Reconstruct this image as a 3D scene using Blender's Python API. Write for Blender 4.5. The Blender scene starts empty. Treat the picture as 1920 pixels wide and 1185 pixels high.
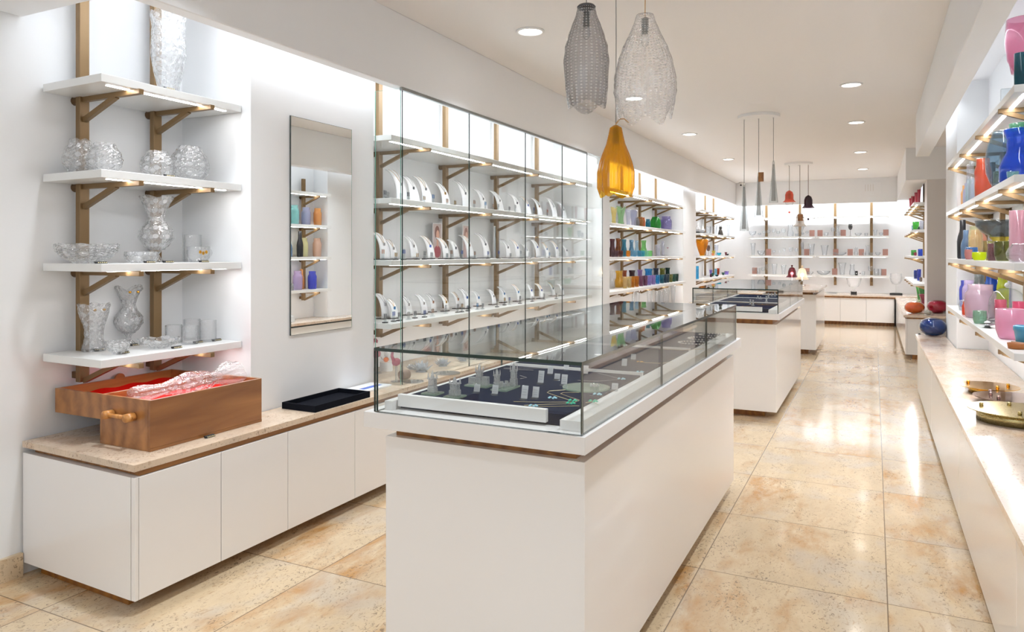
import bpy, math, random
from mathutils import Vector
random.seed(7)
S = bpy.context.scene
COL = S.collection
PI = math.pi

# ------------------------------------------------------------------ camera
FPX, CX, HY, TH, EYE = 1370.0, 960.0, 475.0, math.atan(679 / 1370.0), 1.4
cd = bpy.data.cameras.new('camera'); cam = bpy.data.objects.new('camera', cd); COL.objects.link(cam)
cam.location = (0, 0, EYE); cam.rotation_euler = (PI / 2, 0, TH)
cd.sensor_width = 36; cd.lens = FPX / 1920 * 36; cd.shift_y = -(592.5 - HY) / 1920; cd.clip_start = 0.05
S.camera = cam
S.view_settings.view_transform = 'Standard'; S.view_settings.look = 'None'
S.view_settings.gamma = 1; S.view_settings.use_curve_mapping = False
S.view_settings.exposure = 0.56
try:
    S.cycles.max_bounces = 10; S.cycles.diffuse_bounces = 4; S.cycles.glossy_bounces = 4
    S.cycles.transmission_bounces = 8; S.cycles.transparent_max_bounces = 28
    S.cycles.caustics_refractive = False; S.cycles.caustics_reflective = False
    S.cycles.sample_clamp_indirect = 6
except Exception:
    pass
# ------------------------------------------------------------------ world (daylight from the shop front behind the camera)
W = bpy.data.worlds.new('world'); S.world = W; W.use_nodes = True
W.node_tree.nodes['Background'].inputs[0].default_value = (0.80, 0.90, 1.0, 1)
W.node_tree.nodes['Background'].inputs[1].default_value = 1.6


def area(name, loc, size, power, color=(1, .97, .93), rot=(0, 0, 0), spread=PI):
    l = bpy.data.lights.new(name, 'AREA'); l.shape = 'RECTANGLE'; l.size, l.size_y = size
    l.energy = power; l.color = color; l.spread = spread
    o = bpy.data.objects.new(name, l); o.location = loc; o.rotation_euler = rot; COL.objects.link(o); return o


DOWN = [(-2.05, 2.1), (-2.05, 4.41), (-2.05, 6.75), (-2.05, 9.09), (-2.05, 11.77), (-2.05, 14.2),
        (-.18, -.3), (-.18, 2.2), (-.18, 4.6), (-.18, 7.05), (-.18, 9.1), (-.18, 11.8), (-.18, 14.2), (-2.05, -.3)]
for i, (x, y) in enumerate(DOWN):
    area('downlight_glow', (x, y, 2.862), (.15, .15), 9.5, (.86, .93, 1), spread=1.9)
# light coves behind the lowered ceiling lips, washing the shelf walls
area('cove_glow', (-2.76, 5.0, 2.74), (.06, 6.2), 32, (.9, .95, 1), (0, -.35, 0))
area('cove_glow', (-2.74, 10.6, 2.74), (.06, 5.6), 32, (.9, .95, 1), (0, -.35, 0))
area('cove_glow', (-2.74, 14.5, 2.74), (.06, 2.8), 18, (.9, .95, 1), (0, -.35, 0))
area('cove_glow', (.58, 5.6, 2.74), (.06, 6.0), 7, (.9, .95, 1), (0, .35, 0))
area('cove_glow', (.60, 14.2, 2.74), (.06, 4.0), 18, (.9, .95, 1), (0, .35, 0))
area('cove_glow', (-1.1, 16.2, 2.74), (3.0, .06), 22, (.9, .95, 1), (.35, 0, 0))


# ------------------------------------------------------------------ helpers
def P(px, py, X=None, Y=None, Z=None):
    s, c = math.sin(TH), math.cos(TH); a = (px - CX) / FPX
    r = (-s + a * c, c + a * s, -(py - HY) / FPX)
    t = X / r[0] if X is not None else Y / r[1] if Y is not None else (Z - EYE) / r[2]
    return (r[0] * t, r[1] * t, r[2] * t + EYE, t / FPX)      # world point and metres per pixel there


def lin(c):
    if isinstance(c, str):
        c = [int(c[i:i + 2], 16) / 255 for i in (0, 2, 4)]
    return tuple((v / 12.92 if v <= .04045 else ((v + .055) / 1.055) ** 2.4) for v in c)


ORG = {}


def thing(name, label, cat, loc=(0, 0, 0), group=None, rz=0):
    o = bpy.data.objects.new(name, None); COL.objects.link(o); o.empty_display_size = .05
    o.location = loc; o.rotation_euler = (0, 0, rz); o['label'] = label; o['category'] = cat
    if group: o['group'] = group
    ORG[o] = Vector(loc); return o


def tag(o, label, cat, group=None):
    o['label'] = label; o['category'] = cat
    if group: o['group'] = group
    return o


class MB:
    def __init__(s): s.v = []; s.f = []; s.m = []

    def add(s, v, f, mi=0):
        n = len(s.v); s.v += [tuple(p) for p in v]
        for q in f: s.f.append(tuple(i + n for i in q)); s.m.append(mi)
        return s

    def box(s, x0, x1, y0, y1, z0, z1, b=0, mi=0):
        if b <= 0:
            v = [(x, y, z) for x in (x0, x1) for y in (y0, y1) for z in (z0, z1)]
            return s.add(v, [(0, 1, 3, 2), (4, 6, 7, 5), (0, 4, 5, 1), (2, 3, 7, 6), (0, 2, 6, 4), (1, 5, 7, 3)], mi)
        # chamfered box
        n = len(s.v); idx = {}
        xs, ys, zs = (x0, x1), (y0, y1), (z0, z1); v = []
        for i in (0, 1):
            for j in (0, 1):
                for k in (0, 1):
                    sx, sy, sz = (1 - 2 * i) * b, (1 - 2 * j) * b, (1 - 2 * k) * b
                    for a, q in (('x', (xs[i], ys[j] + sy, zs[k] + sz)), ('y', (xs[i] + sx, ys[j], zs[k] + sz)), ('z', (xs[i] + sx, ys[j] + sy, zs[k]))):
                        idx[(i, j, k, a)] = len(v); v.append(q)
        I = idx; f = []
        for i in (0, 1):
            f.append([I[(i, 0, 0, 'x')], I[(i, 0, 1, 'x')], I[(i, 1, 1, 'x')], I[(i, 1, 0, 'x')]])
            f.append([I[(0, i, 0, 'y')], I[(1, i, 0, 'y')], I[(1, i, 1, 'y')], I[(0, i, 1, 'y')]])
            f.append([I[(0, 0, i, 'z')], I[(0, 1, i, 'z')], I[(1, 1, i, 'z')], I[(1, 0, i, 'z')]])
        for i in (0, 1):
            for j in (0, 1):
                f.append([I[(i, j, 0, 'x')], I[(i, j, 1, 'x')], I[(i, j, 1, 'y')], I[(i, j, 0, 'y')]])
                f.append([I[(i, 0, j, 'x')], I[(i, 1, j, 'x')], I[(i, 1, j, 'z')], I[(i, 0, j, 'z')]])
                f.append([I[(0, i, j, 'y')], I[(1, i, j, 'y')], I[(1, i, j, 'z')], I[(0, i, j, 'z')]])
                for k in (0, 1): f.append([I[(i, j, k, 'x')], I[(i, j, k, 'y')], I[(i, j, k, 'z')]])
        c = Vector(((x0 + x1) / 2, (y0 + y1) / 2, (z0 + z1) / 2)); out = []
        for q in f:
            a, bb, cc = Vector(v[q[0]]), Vector(v[q[1]]), Vector(v[q[2]])
            if (bb - a).cross(cc - a).dot(a - c) < 0: q = q[::-1]
            out.append(q)
        return s.add(v, out, mi)

    def prism(s, pts, z0, z1, mi=0):
        n = len(pts); ar = sum(pts[i][0] * pts[(i + 1) % n][1] - pts[(i + 1) % n][0] * pts[i][1] for i in range(n))
        if ar < 0: pts = pts[::-1]
        v = [(x, y, z0) for x, y in pts] + [(x, y, z1) for x, y in pts]
        f = [tuple(range(n))[::-1], tuple(range(n, 2 * n))] + [(i, (i + 1) % n, n + (i + 1) % n, n + i) for i in range(n)]
        return s.add(v, f, mi)

    def bar(s, p0, p1, w, h, up=(0, 0, 1), mi=0):
        p0, p1 = Vector(p0), Vector(p1); d = (p1 - p0).normalized(); u = Vector(up)
        a = d.cross(u).normalized(); b = a.cross(d).normalized(); v = []
        for p in (p0, p1):
            for i, j in ((-1, -1), (1, -1), (1, 1), (-1, 1)): v.append(p + a * i * w / 2 + b * j * h / 2)
        return s.add(v, [(0, 1, 2, 3)[::-1], (4, 5, 6, 7)] + [(i, (i + 1) % 4, 4 + (i + 1) % 4, 4 + i) for i in range(4)][::1], mi)

    def tube(s, pts, r, n=8, mi=0, closed=False):
        pts = [Vector(p) for p in pts]; m = len(pts); rs = r if isinstance(r, (list, tuple)) else [r] * m
        v = []; a = None
        for i, p in enumerate(pts):
            d = (pts[(i + 1) % m] - pts[i - 1]) if closed else (pts[min(i + 1, m - 1)] - pts[max(i - 1, 0)])
            d.normalize()
            if a is None: a = d.orthogonal().normalized()
            else:
                a = a - d * a.dot(d)
                a = a.normalized() if a.length > 1e-6 else d.orthogonal().normalized()
            b = d.cross(a)
            for k in range(n):
                t = 2 * PI * k / n; v.append(p + (a * math.cos(t) + b * math.sin(t)) * rs[i])
        f = []
        for i in range(m if closed else m - 1):
            for k in range(n):
                i2 = (i + 1) % m; f.append((i * n + k, i * n + (k + 1) % n, i2 * n + (k + 1) % n, i2 * n + k))
        if not closed: f += [tuple(range(n))[::-1], tuple(range((m - 1) * n, m * n))]
        return s.add(v, f, mi)

    def lathe(s, prof, c=(0, 0, 0), n=28, fn=None, mi=0, cap=True):
        # prof: list of (r, z); fn(theta, r, z, i) -> (r, z)
        v = []; f = []; m = len(prof)
        for i, (r, z) in enumerate(prof):
            for k in range(n):
                t = 2 * PI * k / n; rr, zz = (fn(t, r, z, i) if fn else (r, z))
                v.append((c[0] + rr * math.cos(t), c[1] + rr * math.sin(t), c[2] + zz))
        for i in range(m - 1):
            for k in range(n): f.append((i * n + k, i * n + (k + 1) % n, (i + 1) * n + (k + 1) % n, (i + 1) * n + k))
        if cap:
            f.append(tuple(range(n))[::-1]); f.append(tuple(range((m - 1) * n, m * n)))
        return s.add(v, f, mi)

    def ball(s, c, rx, ry=None, rz=None, n=16, m=10, fn=None, mi=0, sq=1.0):
        ry = rx if ry is None else ry; rz = rx if rz is None else rz
        v = [(c[0], c[1], c[2] - rz)]; f = []
        for i in range(1, m):
            p = -PI / 2 + PI * i / m
            for k in range(n):
                t = 2 * PI * k / n; q = fn(t, p) if fn else 1
                v.append((c[0] + q * rx * math.cos(p) ** sq * math.cos(t), c[1] + q * ry * math.cos(p) ** sq * math.sin(t), c[2] + rz * math.sin(p)))
        v.append((c[0], c[1], c[2] + rz))
        for k in range(n):
            f.append((0, 1 + (k + 1) % n, 1 + k)); e = 1 + (m - 2) * n
            f.append((e + k, e + (k + 1) % n, len(v) - 1))
        for i in range(m - 2):
            for k in range(n): f.append((1 + i * n + k, 1 + i * n + (k + 1) % n, 1 + (i + 1) * n + (k + 1) % n, 1 + (i + 1) * n + k))
        return s.add(v, f, mi)

    def xform(s, fn): s.v = [tuple(fn(*p)) for p in s.v]; return s

    def build(s, name, mat, parent=None, smooth=False):
        me = bpy.data.meshes.new(name); o = ORG.get(parent, Vector((0, 0, 0)))
        me.from_pydata([(p[0] - o[0], p[1] - o[1], p[2] - o[2]) for p in s.v], [], s.f)
        for mm in (mat if isinstance(mat, (list, tuple)) else [mat]): me.materials.append(mm)
        if any(s.m): me.polygons.foreach_set('material_index', s.m)
        if smooth: me.polygons.foreach_set('use_smooth', [True] * len(me.polygons))
        me.update(); ob = bpy.data.objects.new(name, me); COL.objects.link(ob)
        if parent is not None: ob.parent = parent; ORG[ob] = o
        return ob


def single(mb, name, mat, label, cat, base, group=None, smooth=False):
    """one mesh thing with its origin at its base"""
    ORG['_'] = Vector(base); o = mb.build(name, mat, None, smooth)
    me = o.data; b = Vector(base)
    for v in me.vertices: v.co -= b
    o.location = base; return tag(o, label, cat, group)


def struct(mb, name, mat, smooth=False):
    o = mb.build(name, mat, None, smooth); o['kind'] = 'structure'; return o


# ------------------------------------------------------------------ materials
M = {}


def nodes(name):
    m = bpy.data.materials.new(name); m.use_nodes = True; M[name] = m
    nt = m.node_tree; b = nt.nodes['Principled BSDF']; return m, nt, b


def plain(name, col, rough=.5, metal=0, coat=0, spec=.5, emit=None, es=0, bump=0, bs=200):
    if name in M: return M[name]
    m, nt, b = nodes(name); b.inputs['Base Color'].default_value = (*lin(col), 1)
    b.inputs['Roughness'].default_value = rough; b.inputs['Metallic'].default_value = metal
    b.inputs['Coat Weight'].default_value = coat; b.inputs['Coat Roughness'].default_value = .05
    b.inputs['Specular IOR Level'].default_value = spec
    if emit: b.inputs['Emission Color'].default_value = (*lin(emit), 1); b.inputs['Emission Strength'].default_value = es
    tc = nt.nodes.new('ShaderNodeTexCoord'); nz = nt.nodes.new('ShaderNodeTexNoise')
    nt.links.new(tc.outputs['Object'], nz.inputs['Vector']); nz.inputs['Scale'].default_value = bs; nz.inputs['Detail'].default_value = 2
    if bump:
        bp = nt.nodes.new('ShaderNodeBump'); bp.inputs['Strength'].default_value = bump; bp.inputs['Distance'].default_value = .002
        nt.links.new(nz.outputs['Fac'], bp.inputs['Height']); nt.links.new(bp.outputs['Normal'], b.inputs['Normal'])
    mr = nt.nodes.new('ShaderNodeMapRange'); mr.inputs[3].default_value = max(0, rough - .03); mr.inputs[4].default_value = rough + .03
    nt.links.new(nz.outputs['Fac'], mr.inputs[0]); nt.links.new(mr.outputs[0], b.inputs['Roughness'])
    return m


def facing(nt):
    lw = nt.nodes.new('ShaderNodeLayerWeight'); lw.inputs['Blend'].default_value = .5
    p = nt.nodes.new('ShaderNodeMath'); p.operation = 'POWER'; nt.links.new(lw.outputs['Facing'], p.inputs[0]); p.inputs[1].default_value = 4.5
    q = nt.nodes.new('ShaderNodeMath'); q.operation = 'MULTIPLY_ADD'; nt.links.new(p.outputs[0], q.inputs[0]); q.inputs[1].default_value = .95; q.inputs[2].default_value = .045
    return lw, q


def thin(name, col, edge=None, gloss=1.0, rough=.0, milk=0.0, milkcol=None, bump=0, bs=60, dots=None):
    """thin-walled glass: light passes straight through, tinted by the glass colour, with a Fresnel gloss"""
    if name in M: return M[name]
    m = bpy.data.materials.new(name); m.use_nodes = True; M[name] = m; nt = m.node_tree; nt.nodes.clear()
    out = nt.nodes.new('ShaderNodeOutputMaterial'); tr = nt.nodes.new('ShaderNodeBsdfTransparent'); gl = nt.nodes.new('ShaderNodeBsdfGlossy')
    gl.inputs['Roughness'].default_value = rough; lw, q = facing(nt)
    mc = nt.nodes.new('ShaderNodeMix'); mc.data_type = 'RGBA'; c = lin(col); e = lin(edge) if edge else tuple(v * v * .8 for v in c)
    mc.inputs[6].default_value = (*c, 1); mc.inputs[7].default_value = (*e, 1)
    pw = nt.nodes.new('ShaderNodeMath'); pw.operation = 'POWER'; nt.links.new(lw.outputs['Facing'], pw.inputs[0]); pw.inputs[1].default_value = 2.5
    nt.links.new(pw.outputs[0], mc.inputs[0]); nt.links.new(mc.outputs[2], tr.inputs[0])
    base = tr
    if milk:
        df = nt.nodes.new('ShaderNodeBsdfTranslucent'); d2 = nt.nodes.new('ShaderNodeBsdfDiffuse'); mk = lin(milkcol or col)
        df.inputs[0].default_value = (*mk, 1); d2.inputs[0].default_value = (*mk, 1)
        a = nt.nodes.new('ShaderNodeMixShader'); a.inputs[0].default_value = .5; nt.links.new(df.outputs[0], a.inputs[1]); nt.links.new(d2.outputs[0], a.inputs[2])
        b = nt.nodes.new('ShaderNodeMixShader'); b.inputs[0].default_value = milk; nt.links.new(tr.outputs[0], b.inputs[1]); nt.links.new(a.outputs[0], b.inputs[2]); base = b
        if dots:      # milky white dots painted in for the glints that prism glass catches
            tc0 = nt.nodes.new('ShaderNodeTexCoord'); sp = nt.nodes.new('ShaderNodeSeparateXYZ'); nt.links.new(tc0.outputs['Object'], sp.inputs[0])
            def mm(op, a_, b_=None, c_=None):
                n_ = nt.nodes.new('ShaderNodeMath'); n_.operation = op
                for i_, v_ in enumerate((a_, b_, c_)):
                    if v_ is None: continue
                    if isinstance(v_, (int, float)): n_.inputs[i_].default_value = v_
                    else: nt.links.new(v_, n_.inputs[i_])
                return n_.outputs[0]
            th_ = mm('ARCTAN2', sp.outputs[1], sp.outputs[0]); ca = mm('COSINE', mm('MULTIPLY', th_, dots[0])); cz = mm('COSINE', mm('MULTIPLY', sp.outputs[2], dots[1]))
            d_ = mm('MULTIPLY_ADD', mm('ADD', ca, cz), 2.2, -1.35); d_ = mm('MINIMUM', mm('MAXIMUM', d_, 0.0), 1.0)
            nt.links.new(mm('MULTIPLY_ADD', d_, dots[2], milk), b.inputs[0])
    mx = nt.nodes.new('ShaderNodeMixShader')
    if gloss != 1.0:
        g = nt.nodes.new('ShaderNodeMath'); g.operation = 'MULTIPLY'; nt.links.new(q.outputs[0], g.inputs[0]); g.inputs[1].default_value = gloss; q = g
    nt.links.new(q.outputs[0], mx.inputs[0]); nt.links.new(base.outputs[0], mx.inputs[1]); nt.links.new(gl.outputs[0], mx.inputs[2])
    if bump:
        tc = nt.nodes.new('ShaderNodeTexCoord'); nz = nt.nodes.new('ShaderNodeTexVoronoi'); nz.inputs['Scale'].default_value = bs
        nt.links.new(tc.outputs['Object'], nz.inputs['Vector']); bp = nt.nodes.new('ShaderNodeBump'); bp.inputs['Strength'].default_value = bump; bp.inputs['Distance'].default_value = .004
        nt.links.new(nz.outputs['Distance'], bp.inputs['Height']); nt.links.new(bp.outputs['Normal'], gl.inputs['Normal']); nt.links.new(bp.outputs['Normal'], lw.inputs['Normal'])
    nt.links.new(mx.outputs[0], out.inputs[0]); return m


def crystal(name, col='ffffff', clear=.35, bump=0, bs=40, ior=1.5, milk=.16):
    """solid cut lead crystal: refraction, partly washed out by clear passages"""
    if name in M: return M[name]
    m = bpy.data.materials.new(name); m.use_nodes = True; M[name] = m; nt = m.node_tree; nt.nodes.clear()
    out = nt.nodes.new('ShaderNodeOutputMaterial'); g = nt.nodes.new('ShaderNodeBsdfGlass'); g.inputs['IOR'].default_value = ior
    g.inputs['Color'].default_value = (*lin(col), 1); g.inputs['Roughness'].default_value = .02; tr = nt.nodes.new('ShaderNodeBsdfTransparent'); tr.inputs[0].default_value = (*lin(col), 1)
    mx = nt.nodes.new('ShaderNodeMixShader'); mx.inputs[0].default_value = clear
    nt.links.new(g.outputs[0], mx.inputs[1]); nt.links.new(tr.outputs[0], mx.inputs[2])
    df = nt.nodes.new('ShaderNodeBsdfDiffuse'); tl = nt.nodes.new('ShaderNodeBsdfTranslucent'); m2 = nt.nodes.new('ShaderNodeMixShader'); m3 = nt.nodes.new('ShaderNodeMixShader')
    for q in (df, tl): q.inputs[0].default_value = (*lin(col), 1)
    nt.links.new(df.outputs[0], m2.inputs[1]); nt.links.new(tl.outputs[0], m2.inputs[2]); m3.inputs[0].default_value = milk
    nt.links.new(mx.outputs[0], m3.inputs[1]); nt.links.new(m2.outputs[0], m3.inputs[2]); mx = m3
    if bump:
        tc = nt.nodes.new('ShaderNodeTexCoord'); nz = nt.nodes.new('ShaderNodeTexVoronoi'); nz.inputs['Scale'].default_value = bs; nz.feature = 'DISTANCE_TO_EDGE'
        nt.links.new(tc.outputs['Object'], nz.inputs['Vector']); bp = nt.nodes.new('ShaderNodeBump'); bp.inputs['Strength'].default_value = bump; bp.inputs['Distance'].default_value = .004
        nt.links.new(nz.outputs['Distance'], bp.inputs['Height']); nt.links.new(bp.outputs['Normal'], g.inputs['Normal'])
    nt.links.new(mx.outputs[0], out.inputs[0]); return m


def stone(name, base, dark, warm, rough, tiles=False, along='Y', coat=0):
    m, nt, b = nodes(name); N = nt.nodes; L = nt.links
    tc = N.new('ShaderNodeTexCoord'); src = tc.outputs['Object']

    def math_(op, a, bb=None, c=None):
        n = N.new('ShaderNodeMath'); n.operation = op
        for i, v in enumerate((a, bb, c)):
            if v is None: continue
            if isinstance(v, (int, float)): n.inputs[i].default_value = v
            else: L.new(v, n.inputs[i])
        return n.outputs[0]

    def mixc(f, a, bb, t='MIX'):
        n = N.new('ShaderNodeMix'); n.data_type = 'RGBA'; n.blend_type = t
        if isinstance(f, (int, float)): n.inputs[0].default_value = f
        else: L.new(f, n.inputs[0])
        for i, v in ((6, a), (7, bb)):
            if isinstance(v, tuple): n.inputs[i].default_value = (*v, 1)
            else: L.new(v, n.inputs[i])
        return n.outputs[2]

    def ramp(f, stops):
        n = N.new('ShaderNodeValToRGB'); L.new(f, n.inputs[0]); e = n.color_ramp.elements
        e[0].position, e[0].color = stops[0][0], (*[stops[0][1]] * 3, 1); e[1].position, e[1].color = stops[-1][0], (*[stops[-1][1]] * 3, 1)
        for p, v in stops[1:-1]: q = e.new(p); q.color = (v, v, v, 1)
        return n.outputs[0]
    vec = src; cell = None
    if tiles:
        sp = N.new('ShaderNodeSeparateXYZ'); L.new(src, sp.inputs[0])
        u = math_('DIVIDE', math_('ADD', sp.outputs[0], .697 + 7.45), .745); w = math_('DIVIDE', math_('ADD', sp.outputs[1], -3.28 + 7.65), .765)
        cx = math_('FLOOR', u); cy = math_('FLOOR', w); cmb = N.new('ShaderNodeCombineXYZ'); L.new(cx, cmb.inputs[0]); L.new(cy, cmb.inputs[1])
        wn = N.new('ShaderNodeTexWhiteNoise'); wn.noise_dimensions = '3D'; L.new(cmb.outputs[0], wn.inputs[0]); cell = wn.outputs[0]
        mu = N.new('ShaderNodeVectorMath'); mu.operation = 'MULTIPLY_ADD'; L.new(wn.outputs[1], mu.inputs[0]); mu.inputs[1].default_value = (5, 5, 5); L.new(src, mu.inputs[2]); vec = mu.outputs[0]
        lines = []
        for q in (u, w):
            fr = math_('FRACT', q); d = math_('ABSOLUTE', math_('SUBTRACT', fr, .5)); lines.append(math_('GREATER_THAN', d, .5 - .0032))
        line = math_('MAXIMUM', *lines)

    def noise(sc, stretch, det=4, r=.6, dist=0):
        mp = N.new('ShaderNodeMapping'); L.new(vec, mp.inputs[0]); mp.inputs['Scale'].default_value = (stretch, 1, 1) if along == 'Y' else (1, stretch, 1)
        n = N.new('ShaderNodeTexNoise'); L.new(mp.outputs[0], n.inputs['Vector']); n.inputs['Scale'].default_value = sc; n.inputs['Detail'].default_value = det
        n.inputs['Roughness'].default_value = r; n.inputs['Distortion'].default_value = dist; return n.outputs['Fac']
    big = noise(1.4, 2.2, 3, .55, .4); mid = noise(5, 2.4, 5, .65, .3); fine = noise(34, 1.8, 5, .7, .6); sp1 = noise(55, 1.6, 3, .5, 1.2); sp2 = noise(16, 3, 4, .6, .8)
    c0 = mixc(ramp(mid, [(.3, 0), (.7, 1)]), base, tuple(v * .86 for v in base))
    c1 = mixc(math_('MULTIPLY', ramp(big, [(.47, 0), (.62, 1)]), ramp(mid, [(.35, 0), (.65, 1)])), c0, warm)
    gy = noise(2.1, 1.4, 3, .6, .2)
    c2 = mixc(math_('MULTIPLY', ramp(gy, [(.50, 0), (.66, 1)]), .6), c1, (lin('bfb3a4')))
    patch = ramp(noise(3.1, 2.0, 3, .6), [(.40, .18), (.62, 1)])
    spk = math_('MULTIPLY', ramp(sp1, [(.585, 0), (.645, 1)]), patch)
    c3 = mixc(math_('MULTIPLY', spk, .75), c2, dark)
    c4 = mixc(math_('MULTIPLY', ramp(sp2, [(.62, 0), (.70, 1)]), .5), c3, tuple((warm[i] * .55 + dark[i] * .3) for i in range(3)))
    c5 = mixc(math_('MULTIPLY', ramp(fine, [(.3, 1), (.55, 0)]), .12), c4, tuple(v * .6 for v in base))
    if tiles:
        c5 = mixc(math_('MULTIPLY', cell, .10), c5, tuple(v * .7 for v in base)); c5 = mixc(math_('MULTIPLY', line, .8), c5, lin('5a4632'))
        # the dark band of old polish worn along the joints is left out; only the joint itself is drawn
    L.new(c5, b.inputs['Base Color']); rr = math_('MULTIPLY_ADD', fine, .10, rough - .05); L.new(rr, b.inputs['Roughness'])
    bp = N.new('ShaderNodeBump'); bp.inputs['Strength'].default_value = .06; bp.inputs['Distance'].default_value = .002
    L.new(spk if not tiles else math_('MAXIMUM', spk, line), bp.inputs['Height']); bp.invert = True; L.new(bp.outputs[0], b.inputs['Normal'])
    b.inputs['Coat Weight'].default_value = coat; b.inputs['Coat Roughness'].default_value = .06
    return m


def wood(name, c1, c2, scale=1.0, rough=.35, axis=1, coat=.2):
    m, nt, b = nodes(name); N = nt.nodes; L = nt.links; tc = N.new('ShaderNodeTexCoord'); mp = N.new('ShaderNodeMapping')
    st = [7 * scale] * 3; st[axis] = .7 * scale; mp.inputs['Scale'].default_value = st; L.new(tc.outputs['Object'], mp.inputs[0])
    n = N.new('ShaderNodeTexNoise'); n.inputs['Scale'].default_value = 2.2; n.inputs['Detail'].default_value = 6; n.inputs['Distortion'].default_value = 1.4; L.new(mp.outputs[0], n.inputs['Vector'])
    w = N.new('ShaderNodeTexWave'); w.inputs['Scale'].default_value = .7; w.inputs['Distortion'].default_value = 9; w.inputs['Detail'].default_value = 3; L.new(mp.outputs[0], w.inputs['Vector'])
    ad = N.new('ShaderNodeMix'); ad.data_type = 'FLOAT'; ad.inputs[0].default_value = .28; L.new(n.outputs['Fac'], ad.inputs[2]); L.new(w.outputs['Fac'], ad.inputs[3])
    r = N.new('ShaderNodeValToRGB'); r.color_ramp.elements[0].position = .25; r.color_ramp.elements[1].position = .75
    r.color_ramp.elements[0].color = (*lin(c2), 1); r.color_ramp.elements[1].color = (*lin(c1), 1); L.new(ad.outputs[0], r.inputs[0]); L.new(r.outputs[0], b.inputs['Base Color'])
    b.inputs['Roughness'].default_value = rough; b.inputs['Coat Weight'].default_value = coat; b.inputs['Coat Roughness'].default_value = .15
    return m


wallm = plain('wall_paint', 'eeeeee', .6, bump=.06, bs=120)
ceilm = plain('ceiling_paint', 'f6f5f6', .7, bump=.04, bs=90)
lipm = plain('lip_paint', 'f5f6f8', .6, bump=.04, bs=90)
lac = plain('white_lacquer', 'ebe8e6', .22, coat=.5)
capm = plain('cap_lacquer', 'e6e2df', .35, coat=.2)
shelfm = plain('shelf_lacquer', 'e9e9e7', .3, coat=.2)
bronze = plain('bronze_metal', '836845', .42, metal=.35, bump=.02, bs=400)
bronzed = plain('bronze_disc', '6b4f30', .4, metal=.5)
floorm = stone('travertine_floor', lin('d6bd9a'), lin('524034'), lin('b98548'), .13, tiles=True, coat=.25)
topm = stone('travertine_top', lin('dcc6ae'), lin('7a604c'), lin('c9a688'), .25)
topm2 = stone('travertine_top_polished', lin('e2cfbd'), lin('8a6e58'), lin('d0ac8e'), .16, coat=.2)
skirt = stone('travertine_skirting', lin('e0c8a6'), lin('7a604c'), lin('cf9f68'), .25)
walnut = wood('walnut_recess', 'a06a30', '744618', 1, .5)
oakk = wood('oak_plinth', 'a5691f', '7b4811', 1, .4, axis=1)
cherry = wood('cherry_wood', 'b07843', '80502a', .8, .3)
led = bpy.data.materials.new('led_strip'); led.use_nodes = True; M['led'] = led
_n = led.node_tree; _n.nodes.clear(); _o = _n.nodes.new('ShaderNodeOutputMaterial'); _e = _n.nodes.new('ShaderNodeEmission'); _e.inputs[0].default_value = (.98, .98, 1, 1); _e.inputs[1].default_value = 26; _n.links.new(_e.outputs[0], _o.inputs[0])
lampglow = bpy.data.materials.new('lamp_glow'); lampglow.use_nodes = True
_n = lampglow.node_tree; _n.nodes.clear(); _o = _n.nodes.new('ShaderNodeOutputMaterial'); _e = _n.nodes.new('ShaderNodeEmission'); _e.inputs[0].default_value = (1, .95, .88, 1); _e.inputs[1].default_value = 10; _n.links.new(_e.outputs[0], _o.inputs[0])
pane = thin('pane_glass', (.996, 1, .998), edge=(.975, .992, .987))
edgeg = plain('pane_edge', '0a2c25', .15, coat=.5)
edgel = plain('pane_edge_light', '6fb7a6', .15, coat=.5)
mirm = plain('mirror_silver', 'f4f6f5', .0, metal=1); 
_b = mirm.node_tree.nodes['Principled BSDF']
for _l in list(_b.inputs['Roughness'].links): mirm.node_tree.links.remove(_l)
_b.inputs['Roughness'].default_value = .0
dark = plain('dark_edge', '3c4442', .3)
black = plain('black_plastic', '17171a', .35)
navy = plain('navy_felt', '111b33', .95, spec=.1, bump=.5, bs=900)
blackv = plain('black_velvet', '12141c', .95, spec=.1, bump=.5, bs=700)
redv = plain('red_satin', 'd01008', .6, spec=.2, bump=.3, bs=30)
gold = plain('gold_metal', 'd9a441', .25, metal=1)
silver = plain('silver_metal', 'd8d8dc', .15, metal=1)
brass = plain('polished_brass', 'd8a84e', .12, metal=1)
rose = plain('rosy_metal', 'a58d88', .1, metal=1)
satinb = plain('satin_brass', 'b3a371', .28, metal=1)
whitep = plain('white_plastic', 'f2f2f2', .4)
leather = plain('white_leatherette', 'f6f6f8', .5, bump=.1, bs=500)
cry = thin('cut_crystal', 'ffffff', edge='dfe4e8', milk=.10, milkcol='ffffff', dots=(9, 150, .30), bump=1.0, bs=75, gloss=2.2)
cryf = thin('fine_crystal', 'ffffff', edge='55606c', milk=.42, milkcol='ffffff', gloss=3, bump=1.0, bs=240)
crym = thin('clear_thin_crystal', 'ffffff', edge='d9dde0', bump=.6, bs=90, milk=.07)
clearg = thin('clear_glass', 'fdfeff', edge='ccd3d8', milk=.03)
acry = thin('acrylic', 'f4f7f8', edge='c0c8cc')

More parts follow.
